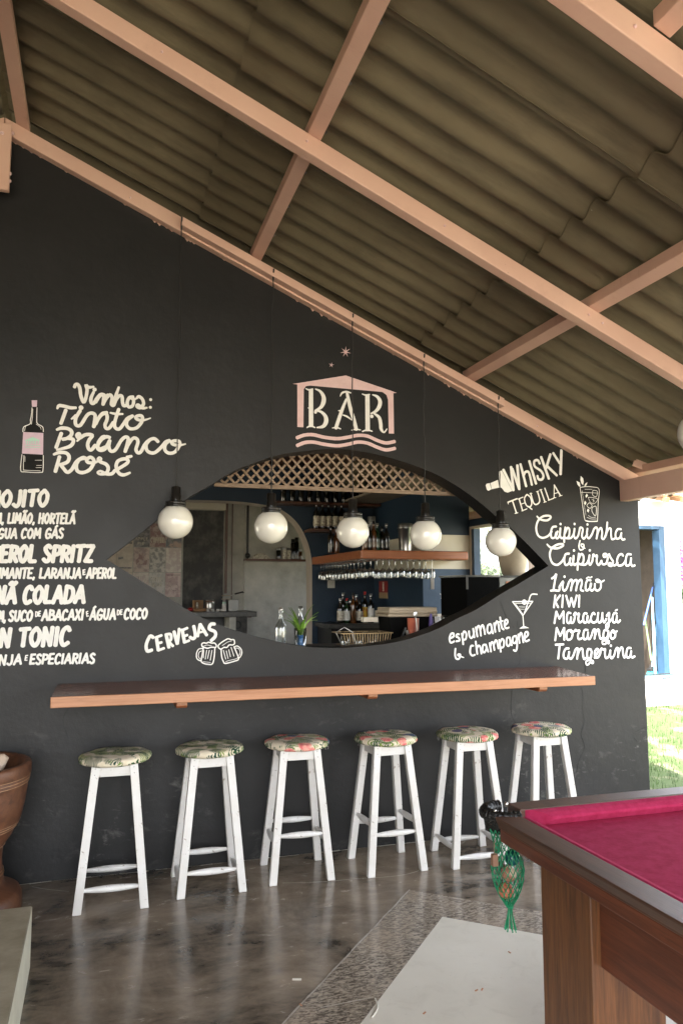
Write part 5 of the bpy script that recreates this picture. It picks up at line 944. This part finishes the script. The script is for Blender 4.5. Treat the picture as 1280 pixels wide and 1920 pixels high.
for i, (px, gm, lm, cp_, h, lb) in enumerate(spec):
    y_ = 3.28+.13*(i % 2); p = atY(px, 1170, y_); bottle((p.x, y_, 1.235), h, .036, gm, lb, lm, cp_, 'bottles on the back counter')
for i, px in enumerate((593, 604.5, 616, 628, 640)):
    p = atY(px, 990, 3.53); bottle((p.x, 3.53, 2.265), .30, .034, 'dglass', ['first', 'second', 'third', 'fourth', 'fifth'][i]+' cream labelled bottle from the arch on the narrow shelf', 'lab1', 'black', 'bottles on the narrow wall shelf')
for i in range(11): bottle((1.93+i*.10, 3.55, 2.56), .28, .032, 'dglass', ORD[i]+' dark bottle from the left on the highest shelf', None, 'black', 'bottles on the highest shelf')
for i, (px, gm, h) in enumerate(((620,'dglass',.27),(630,'bglass',.24),(684,'bglass',.25),(692,'dglass',.28),(700,'bglass',.29),(707,'gglass',.27),(716,'dglass',.24),(724,'dglass',.27))):
    y_ = 2.6 if px < 640 else 2.2; p = atY(px, 1031, y_); bottle((p.x, y_, 1.96), h, .033, gm, ['dark bottle on the shelf arm left of the middle globe', 'amber bottle on the shelf arm left of the middle globe', 'amber bottle just right of the middle globe', 'dark bottle second right of the middle globe', 'tall amber bottle third right of the middle globe', 'green bottle fourth right of the middle globe', 'short dark bottle before the dark gap on the wooden shelf', 'last dark bottle of the row on the wooden shelf'][i], None, 'silver' if i % 2 else 'black', 'bottles on the wooden glass shelf')
def shaker(loc, h, r0, r1, label):
    t_ = thing('cocktail_shaker', label, 'shaker', loc); b = B(); b.lathe([(r0,0),(r0*1.02,.01),(r1,h*.8),(r1*1.06,h*.81),(r1*1.06,h*.84),(r1,h*.85)], (0,0,0), 24); b.build('shaker_body', MT['steel'], t_, local=True)
    b = B(); b.lathe([(r1,h*.851),(r1*1.02,h*.98),(r1*.9,h),(.0001,h)], (0,0,0), 24); b.build('shaker_lid', MT['darksteel'], t_, local=True)
shaker((2.775, 2.08, 1.96), .265, .055, .073, 'steel cocktail shaker cup on the wooden shelf left of the fourth globe'); shaker((2.53, 2.35, 1.96), .35, .034, .038, 'dim narrow steel shaker on the shelf right of the middle globe')
def wineglass(loc, lb=None):
    o = bpy.data.objects.new('wine_glass', WG[0]); COL.objects.link(o); o.location = loc; o.rotation_euler = (rnd.uniform(-.03,.03),rnd.uniform(-.03,.03),rnd.random()*3); o.scale = (rnd.uniform(.85,1.05),)*2+(rnd.uniform(.92,1.04),)
    return tag(o, lb or 'clear wine glass hanging upside down behind the front row of glasses', 'glass', 'wine glasses hanging under the wooden shelf')
b = B(); b.lathe([(.032,0),(.032,-.003),(.006,-.008),(.004,-.02),(.004,-.075),(.012,-.085),(.030,-.10),(.036,-.13),(.033,-.165),(.031,-.175),(.0295,-.175),(.031,-.165),(.034,-.13),(.028,-.102),(.001,-.09)], (0,0,0), 18); o_ = b.build('wine_glass', MT['glass']); WG = [o_.data]; bpy.data.objects.remove(o_)
for i in range(12):
    for j, yy in enumerate((2.02, 2.17)):
        if j and (i*3+j) % 7 == 5: continue
        wineglass((2.335+i*.062, yy, 1.877), None if j else ORD[i]+' glass from the left in the front row hanging under the wooden shelf')
for i in range(12):
    for j, xx in enumerate((2.345, 2.42)): wineglass((xx, 2.34+i*.105, 1.877))
tg = B(); tg.box((2.98, 1.965, 1.60), (3.015, 1.972, 1.70)); tg.tube([(2.997, 1.968, 1.70), (2.997, 1.97, 1.877)], .002, 5); tag(tg.build('bottle_opener', MT['rivet']), 'small metal bottle opener hanging at the end of the glass rack', 'opener')
# switch and sign
b = B(); b.box((2.475, Y2-.012, 1.615), (2.56, Y2-.0005, 1.735)); b.box((2.50, Y2-.018, 1.65), (2.535, Y2-.0121, 1.70)); tag(b.build('light_switch', MT['socket'], bevel=.003), 'pale light switch plate on the navy back wall', 'switch')
sg = thing('fire_sign', 'small red fire sign with a pale bar and tan lower half on the navy side', 'sign', (3.03, 3.35, 1.58))
b = B(); b.box((3.030, 3.24, 1.565), (3.0365, 3.50, 1.69)); b.build('sign_plate', MT['signred'], sg); b = B(); b.box((3.030, 3.24, 1.50), (3.0365, 3.50, 1.5645)); b.build('sign_plate', MT['signyel'], sg); b = B(); b.box((3.0285, 3.345, 1.58), (3.0297, 3.385, 1.68)); b.build('sign_print', MT['lab1'], sg)
# ---- things on the inner counter
cb = thing('cooler_box', 'black cool box with a ribbed tan lid behind the opening', 'cooler', (2.36, .62, 1.205))
p0_, p1_ = atY(729, 1131, .52), atY(818, 1131, .52)
b = B(); b.prism([(p0_.x+.02, 1.205), (p1_.x-.02, 1.205), (p1_.x, 1.40), (p0_.x, 1.40)], .52, .76, lambda u, v, a: (u, a, v)); b.build('cooler_body', MT['cooler'], cb, bevel=.01)
for z_, dx in ((1.4005, -.012), (1.425, -.004), (1.445, .0)):
    b = B(); b.box((p0_.x+dx, .51, z_), (p1_.x-dx*.5, .77, z_+.0235)); b.build('cooler_lid', MT['tan'], cb, bevel=.008)
b = B(); b.box((p0_.x-.13, .70, 1.36), (p0_.x-.02, .76, 1.395)); tag(b.build('plastic_tray', MT['creamwall']), 'pale plastic tray edge left of the cool box', 'tray')
# dish rack
dr_ = thing('dish_rack', 'gold wire dish rack behind the bottom of the opening', 'rack', (1.85, .48, 1.205)); xa, xb_ = 1.60, 1.97
for yy in (.36, .60):
    b = B(); b.tube([(xa, yy, 1.298), (xb_, yy, 1.298)], .004, 6); b.build('rack_bar', MT['wire'], dr_)
b = B(); b.tube([(xa+.03, .36, 1.212), (xb_-.03, .36, 1.212), (xb_-.03, .60, 1.212), (xa+.03, .60, 1.212)], .003, 6, closed=True); b.build('rack_bar', MT['wire'], dr_)
for i in range(19):
    x = xa+.012+i*(xb_-xa-.024)/18; b = B(); b.tube([(x, .36, 1.297), (x*.9+.1*1.785, .36, 1.213)], .0022, 5); b.build('rack_wire', MT['wire'], dr_)
for x in (xa, xb_): b = B(); b.tube([(x, .36, 1.298), (x, .60, 1.298)], .004, 6); b.build('rack_bar', MT['wire'], dr_)
for i in range(3):
    b = B(); b.lathe([(.03,0),(.035,.09),(.033,.09),(.028,.003)], (1.66+i*.10, .47, 1.215), 16); tag(b.build('drinking_glass', MT['glass']), ['left', 'middle', 'right'][i]+' drinking glass drying in the wire dish rack', 'glass')
b = B(); b.tube([(1.64, .5, 1.215), (1.60, .5, 1.30), (1.66, .5, 1.335), (1.72, .5, 1.30), (1.74, .5, 1.215)], .004, 6); tag(b.build('strainer_handle', MT['steel']), 'bent steel handle sticking up from the dish rack', 'utensil')
# glass bottle and vase with plant on the sill side
t_ = thing('glass_bottle', 'clear swing top glass bottle behind the opening left of the plant', 'bottle', (1.155, .29, 1.205)); b = B()
b.lathe([(.034,0),(.038,.008),(.038,.14),(.033,.165),(.016,.19),(.0125,.235),(.016,.24),(.016,.265),(.012,.265),(.010,.235),(.0135,.19),(.030,.163),(.035,.14),(.035,.008),(.001,.006)], (0,0,0), 22); b.build('bottle_body', MT['glass'], t_, local=True)
b = B(); b.lathe([(.014,.258),(.015,.275),(.001,.278)], (0,0,0), 14); b.build('stopper', MT['rivet'], t_, local=True)
t_ = thing('glass_bottle', 'clear glass bottle standing behind the leaves of the blue vase', 'bottle', (1.33, .45, 1.205)); b = B()
b.lathe([(.034,0),(.038,.008),(.038,.15),(.033,.175),(.016,.20),(.0125,.245),(.016,.25),(.016,.28),(.012,.28),(.010,.245),(.0135,.20),(.030,.173),(.035,.15),(.035,.008),(.001,.006)], (0,0,0), 22); b.build('bottle_body', MT['glass'], t_, local=True)
va = thing('plant_vase', 'blue vase inside a clear glass with long green pandan leaves', 'vase', (1.283, .27, 1.205)); vx, vy = 1.283, .27
b = B(); b.lathe([(.036,0),(.036,.012),(.022,.025),(.019,.06),(.022,.095),(.020,.095),(.017,.06),(.001,.03)], (vx, vy, 1.206), 22); b.build('vase_body', MT['blueglass'], va)
b = B(); b.lathe([(.041,0),(.0415,.14),(.0395,.14),(.039,.003)], (vx, vy, 1.2055), 26); b.build('outer_glass', MT['glass'], va)
for i in range(15):
    a = i*2.4; L = rnd.uniform(.20, .30); ln = .35+.65*(i % 4)/3; bw = .010; lf = B(); pts = []
    for s_ in [q/8 for q in range(9)]: pts.append(Vector((vx+math.cos(a)*L*ln*s_*(.3+.7*s_)*.9, vy+math.sin(a)*L*ln*s_*.5, 1.27+L*(s_-.42*ln*s_*s_*1.3))))
    vs = []
    for q, p in enumerate(pts): wq = bw*math.sin(math.pi*(.25+.72*q/8)); n_ = Vector((-math.sin(a), math.cos(a), 0)); vs += [p-n_*wq, p+Vector((0,0,-.0025)), p+n_*wq]
    lf.add(vs, [(q*3+j, q*3+j+1, q*3+j+4, q*3+j+3) for q in range(8) for j in range(2)], True); lf.build('leaf', MT['leafpale'] if i % 7 == 3 else MT['leaf'], va, fixn=False)
# cup with spoon, brushes, white bottle, jar
cu = thing('utensil_cup', 'red and pink cup holding utensils beside the cool box', 'cup', (2.15, .42, 1.205)); b = B(); b.lathe([(.026,0),(.030,.19),(.027,.19),(.022,.01)], (2.137, .42, 1.206), 18); b.build('cup_body', MT['cup'], cu); b = B(); b.lathe([(.020,0),(.022,.188),(.019,.188)], (2.177, .435, 1.206), 16); b.build('cup_body', MT['pinkcup'], cu)
sp = thing('spoon', 'steel spoon standing upright at the red cup', 'spoon', (2.15, .375, 1.22)); b = B(); b.tube([(2.165, .375, 1.21), (2.158, .375, 1.34), (2.150, .375, 1.40)], .004, 8); b.build('spoon_handle', MT['steel'], sp); b = B(); b.ball((2.147, .375, 1.425), .020, 16, 10, (.8,.3,1.25)); b.build('spoon_bowl', MT['steel'], sp)
b = B(); b.tube([(2.03, .40, 1.21), (2.085, .40, 1.33)], [.006, .010], 10); tag(b.build('black_brush', MT['black']), 'black handled brush leaning between dish rack and cup', 'brush'); b = B(); b.tube([(2.12, .39, 1.21), (2.085, .39, 1.31)], [.014, .012], 10); tag(b.build('glass_stirrer', MT['rivet']), 'grey stirrer leaning beside the black brush', 'stirrer')
b = B(); b.lathe([(.02,0),(.022,.05),(.012,.07),(.014,.085),(.001,.09)], (2.245, .36, 1.206), 14); tag(b.build('steel_jigger', MT['steel']), 'small steel jigger between the cup and the white bottle', 'jigger')
wbt = thing('white_bottle', 'round white plastic bottle right of the utensil cup', 'bottle', (2.31, .37, 1.205)); b = B(); b.lathe([(.040,0),(.046,.02),(.046,.12),(.036,.145),(.020,.155),(.018,.165)], (2.315, .37, 1.206), 24); b.build('bottle_body', MT['whiteplastic'], wbt); b = B(); b.lathe([(.021,.165),(.021,.20),(.001,.20)], (2.315, .37, 1.206), 18); b.build('cap', MT['whiteplastic'], wbt); b = B(); b.prism([(2.295,1.29),(2.305,1.285),(2.315,1.292),(2.327,1.285),(2.333,1.292),(2.33,1.275),(2.30,1.272)], .3215, .3225, lambda u, v, a: (u, a, v)); b.build('printed_emblem', MT['cord'], wbt)
b = B(); b.lathe([(.014,0),(.018,.14),(.012,.20),(.006,.22)], (2.292, .43, 1.206), 12); tag(b.build('purple_capped_bottle', MT['purple']), 'slim purple bottle behind the white round bottle', 'bottle')
jr = thing('glass_jar', 'clip top glass jar low at the right behind the opening', 'jar', (2.455, .47, 1.205)); b = B(); b.lathe([(.055,0),(.06,.01),(.06,.15),(.05,.17),(.05,.175),(.047,.175),(.047,.168),(.057,.148),(.057,.012),(.001,.008)], (2.45, .47, 1.206), 26); b.build('jar_body', MT['glass'], jr); b = B(); b.lathe([(.056,.176),(.058,.182),(.058,.198),(.05,.205),(.001,.205)], (2.45, .47, 1.206), 26); b.build('jar_lid', MT['glass'], jr); b = B(); b.tube([(2.45+.059*math.cos(k*.39), .47+.059*math.sin(k*.39), 1.385) for k in range(16)], .002, 5, closed=True); b.build('wire_clip', MT['darksteel'], jr)
# dark appliance and steel oven with vase under the window
ap = thing('black_fridge', 'tall black appliance with pale metal corner beside the window', 'fridge', (3.0, 1.2, .2)); b = B(); b.box((2.865, 1.0, .2), (3.165, 1.5, 1.70)); b.build('appliance_body', MT['cooler'], ap, bevel=.006); b = B(); b.box((2.855, .99, 1.701), (3.17, 1.51, 1.716)); b.build('appliance_top', MT['steel'], ap); b = B(); b.box((2.86, .992, 1.60), (2.878, 1.0, 1.70)); b.build('corner_bracket', MT['steel'], ap)
ov = thing('steel_cabinet', 'steel and copper cabinet right of the black appliance', 'cabinet', (3.35, 1.2, .2)); b = B(); b.box((3.172, 1.01, .2), (3.53, 1.5, 1.70)); b.build('cabinet_body', MT['darksteel'], ov, bevel=.004); b = B(); b.box((3.23, 1.003, 1.35), (3.52, 1.009, 1.665)); b.build('cabinet_door', MT['copper'], ov); b = B(); b.box((3.171, .99, 1.701), (3.54, 1.51, 1.714)); b.build('cabinet_top', MT['ksurf'], ov)
b = B(); b.lathe([(.085,0),(.10,.02),(.125,.13),(.145,.26),(.150,.36),(.142,.40),(.125,.42),(.118,.42),(.135,.36),(.08,.02)], (3.415, 1.2, 1.716), 40); tag(b.build('ceramic_vase', MT['vase']), 'large beige ceramic vase in front of the bright bar window', 'vase')
# ---- kitchen through the arch
kc = thing('kitchen_counter', 'thick dark stone kitchen counter with a leg beyond the arch', 'counter', (1.3, 4.3, .2)); b = B(); b.box((.8, 4.15, 1.285), (1.765, 4.85, 1.345)); b.build('counter_slab', MT['ksurf'], kc, bevel=.004)
b = B(); b.box((1.46, 4.2, .2), (1.53, 4.8, 1.284)); b.build('counter_leg', MT['kwall'], kc); b = B(); b.box((1.531, 4.25, .2), (1.67, 4.8, 1.284)); b.build('counter_base', MT['panel'], kc); b = B(); b.box((.8, 4.6, .2), (1.459, 4.8, 1.284)); b.build('counter_base', MT['black'], kc)
b = B(); b.tube([(1.56+.035*math.cos(k*.5), 4.235, 1.19+.04*math.sin(k*.5)) for k in range(13)], .008, 6); tag(b.build('hose_loop', MT['rubber']), 'black hose loop under the kitchen counter', 'hose')
ks = thing('kitchen_shelf', 'thin dark kitchen shelf with jars seen through the arch', 'shelf', (2.1, 4.85, 1.97)); b = B(); b.box((1.74, 4.76, 1.955), (2.53, Y3-.072, 1.98)); b.build('shelf_board', MT['darkwood'], ks)
def jar(px, y, z, r, h, body, cap, label, py=1045):
    p = atY(px, py, y); t_ = thing('jar', label, 'jar', (p.x, y, z)); b = B(); b.lathe([(r*.95,0),(r,.01),(r,h*.75),(r*.8,h*.82)], (0,0,0), 16); b.build('jar_body', MT[body], t_, local=True); b = B(); b.lathe([(r*.85,h*.82),(r*.85,h),(.001,h)], (0,0,0), 16); b.build('jar_lid', MT[cap], t_, local=True)
for px, h, bd, cp_, lb in ((522,.14,'dglass','silver','leftmost small jar on the kitchen shelf'),(532,.15,'lab1','silver','pale jar with silver lid, second on the kitchen shelf'),(541,.14,'lab1','darksteel','pale jar with dull lid, third on the kitchen shelf'),(549,.26,'dglass','black','tall dark bottle on the kitchen shelf'),(556,.28,'dglass','black','tallest dark bottle on the kitchen shelf near the arch edge'),(562,.13,'bglass','silver','amber jar at the right end of the kitchen shelf')): jar(px, 4.83, 1.98, .030, h, bd, cp_, lb)
b = B(); 
for i in range(4): b.box((1.80+.03*i, 4.77, 1.981+.017*i), (2.05-.02*i, 4.90, 1.995+.017*i))
tag(b.build('stacked_trays', MT['lab1'], bevel=.001), 'short stack of flat pale trays on the kitchen shelf', 'trays')
b = B(); b.ball((1.77, 4.80, 2.02), .035, 12, 8); b.tube([(1.77, 4.80, 2.05), (1.76, 4.80, 2.13)], .01, 6); tag(b.build('dark_tap', MT['black']), 'small dark fitting at the left end of the kitchen shelf', 'fitting')
KZ = 1.346; gx_ = lambda px: atY(px, 1140, 4.4).x
bx = thing('spice_box', 'small golden wooden box on the kitchen counter', 'box', (gx_(370), 4.4, KZ)); x = gx_(362)
b = B(); b.box((x, 4.34, KZ), (x+.14, 4.46, KZ+.035)); b.box((x, 4.455, KZ+.035), (x+.125, 4.47, KZ+.13)); b.box((x, 4.34, KZ+.0351), (x+.012, 4.454, KZ+.13)); b.build('box_body', MT['brass'], bx); b = B(); b.lathe([(.014,0),(.016,.05),(.008,.07)], (x+.045, 4.38, KZ+.036), 12); b.build('spice_bottle', MT['lab1'], bx)
b = B(); b.box((gx_(385), 4.38, KZ), (gx_(402), 4.46, KZ+.135)); 
tk2 = thing('metal_tin', 'shiny rounded metal tin on the kitchen counter', 'tin', (gx_(393), 4.42, KZ)); b = B(); b.lathe([(.050,0),(.054,.01),(.054,.12),(.045,.135),(.001,.137)], (gx_(394), 4.42, KZ), 22); b.build('tin_body', MT['steel'], tk2); b = B(); b.tube([(gx_(394)+.056*math.cos(k*.4), 4.42+.056*math.sin(k*.4), KZ+.118) for k in range(16)], .005, 5, closed=True); b.build('tin_rim', MT['copper'], tk2)
for i, px in enumerate((389, 397, 407, 415)): b = B(); b.lathe([(.02,0),(.022,.028),(.019,.028),(.017,.004)], (gx_(px), 4.31, KZ), 14); tag(b.build('small_pot', MT['lab3']), ['first', 'second', 'third', 'fourth'][i]+' tiny white pot from the left on the kitchen counter', 'pot')
jar(420.5, 4.36, KZ, .026, .11, 'lab3', 'mint', 'white jar with green lid on the kitchen counter', 1140)
b = B(); b.box((gx_(427), 4.36, KZ), (gx_(446), 4.55, KZ+.135)); tag(b.build('deep_fryer', MT['darksteel'], bevel=.004), 'dull steel fryer box at the end of the kitchen counter', 'fryer')
fb = thing('fryer_basket', 'wire fryer basket with a long black handle', 'basket', (gx_(425), 4.45, KZ+.14)); b = B(); x0, x1 = gx_(418), gx_(433)
for z_ in (KZ+.14, KZ+.18): b.tube([(x0, 4.42, z_), (x1, 4.42, z_), (x1, 4.52, z_), (x0, 4.52, z_)], .003, 5, closed=True)
b.build('basket_wire', MT['wire'], fb); b = B(); b.tube([(x1, 4.42, KZ+.18), (x1+.045, 4.41, KZ+.20)], .004, 6); b.build('handle_rod', MT['steel'], fb); b = B(); b.tube([(x1+.045, 4.41, KZ+.20), (x1+.14, 4.40, KZ+.225), (x1+.15, 4.40, KZ+.21)], .009, 8); b.build('handle_grip', MT['black'], fb)
tag(B().ball((gx_(357), 4.36, KZ+.025), .030, 14, 8, (1.2,1,.8)).build('red_bowl', MT['redp']), 'small red bowl at the left of the kitchen counter', 'bowl')
b = B(); b.box((gx_(566)*1.0+.28, Y3-.08, 1.30), (gx_(566)+.40, Y3-.0705, 1.55)); tag(b.build('wall_socket', MT['rivet'], bevel=.002), 'pale switch panel on the kitchen wall near the arch edge', 'switch')
# ---- brooms in the storeroom door
def on4(px, py, y=3.95): p = atY(px, py, y); return Vector((p.x, y, p.z))
ZD = .40
br = thing('broom', 'broom with pale blue handle and teal bristles in the storeroom doorway', 'broom', on4(1218, 1272, 4.16)); b = B(); b.tube([on4(1222, 1250, 4.16), on4(1230, 1170, 4.20)], .013, 8); b.build('broom_handle', MT['bluel'], br)
b = B(); hd = on4(1219, 1258, 4.16); b.prism([(hd.x-.07, ZD+.0), (hd.x+.12, ZD+.0), (hd.x+.08, hd.z), (hd.x-.03, hd.z)], 4.12, 4.19, lambda u, v, a: (u, a, v)); b.build('bristles', MT['teal'], br); b = B(); b.box((hd.x-.04, 4.115, hd.z+.001), (hd.x+.09, 4.195, hd.z+.035)); b.build('broom_head', MT['rubber'], br)
sq = thing('squeegee', 'floor squeegee with pale blue handle lying across the door sill', 'squeegee', on4(1232, 1270, 3.9)); b = B(); b.tube([on4(1227.5, 1266, 3.9), on4(1221.5, 1120, 4.17)], .015, 8); b.build('squeegee_handle', MT['bluel'], sq)
a_, c_2 = on4(1205, 1269, 3.86), on4(1256, 1269, 3.86); b = B(); b.beam((a_.x, 3.86, a_.z+.0), (c_2.x, 3.80, a_.z+.01), .03, .035); b.build('squeegee_bar', MT['bluel'], sq, bevel=.004); b = B(); b.beam((a_.x, 3.845, a_.z+.025), (c_2.x, 3.785, a_.z+.035), .02, .015); b.build('squeegee_blade', MT['rubber'], sq)
gr = thing('mop', 'mop with a green handle leaning in the storeroom', 'mop', on4(1219, 1245, 4.22)); b = B(); b.tube([on4(1220, 1238, 4.22), on4(1208, 1158, 4.26)], .013, 8); b.build('mop_handle', MT['greenh'], gr); b = B(); q = on4(1222, 1250, 4.22); b.lathe([(.001,.05),(.03,.03),(.07,-.06),(.06,-.10),(.001,-.1)], q, 14); b.build('mop_head', MT['rubber'], gr)
st2 = thing('blue_stick', 'dark blue broom stick hanging diagonally by the door edge', 'stick', on4(1206, 1172, 4.2)); b = B(); b.tube([on4(1205.5, 1172, 4.15), on4(1224, 1097, 4.22)], .013, 8); b.build('stick_shaft', MT['blued'], st2); b = B(); b.tube([on4(1223, 1101, 4.218), on4(1225.5, 1092, 4.222)], .015, 8); b.build('stick_grip', MT['rubber'], st2)
br = thing('broom', 'second broom with sky blue handle close to the door frame', 'broom', on4(1226, 1270, 4.20)); b = B(); b.tube([on4(1227, 1240, 4.20), on4(1231, 1165, 4.22)], .012, 8); b.build('broom_handle', MT['bluel'], br); b = B(); q = on4(1234, 1262, 4.20); b.box((q.x-.05, 4.17, ZD), (q.x+.06, 4.23, q.z)); b.build('bristles', MT['rubber'], br)
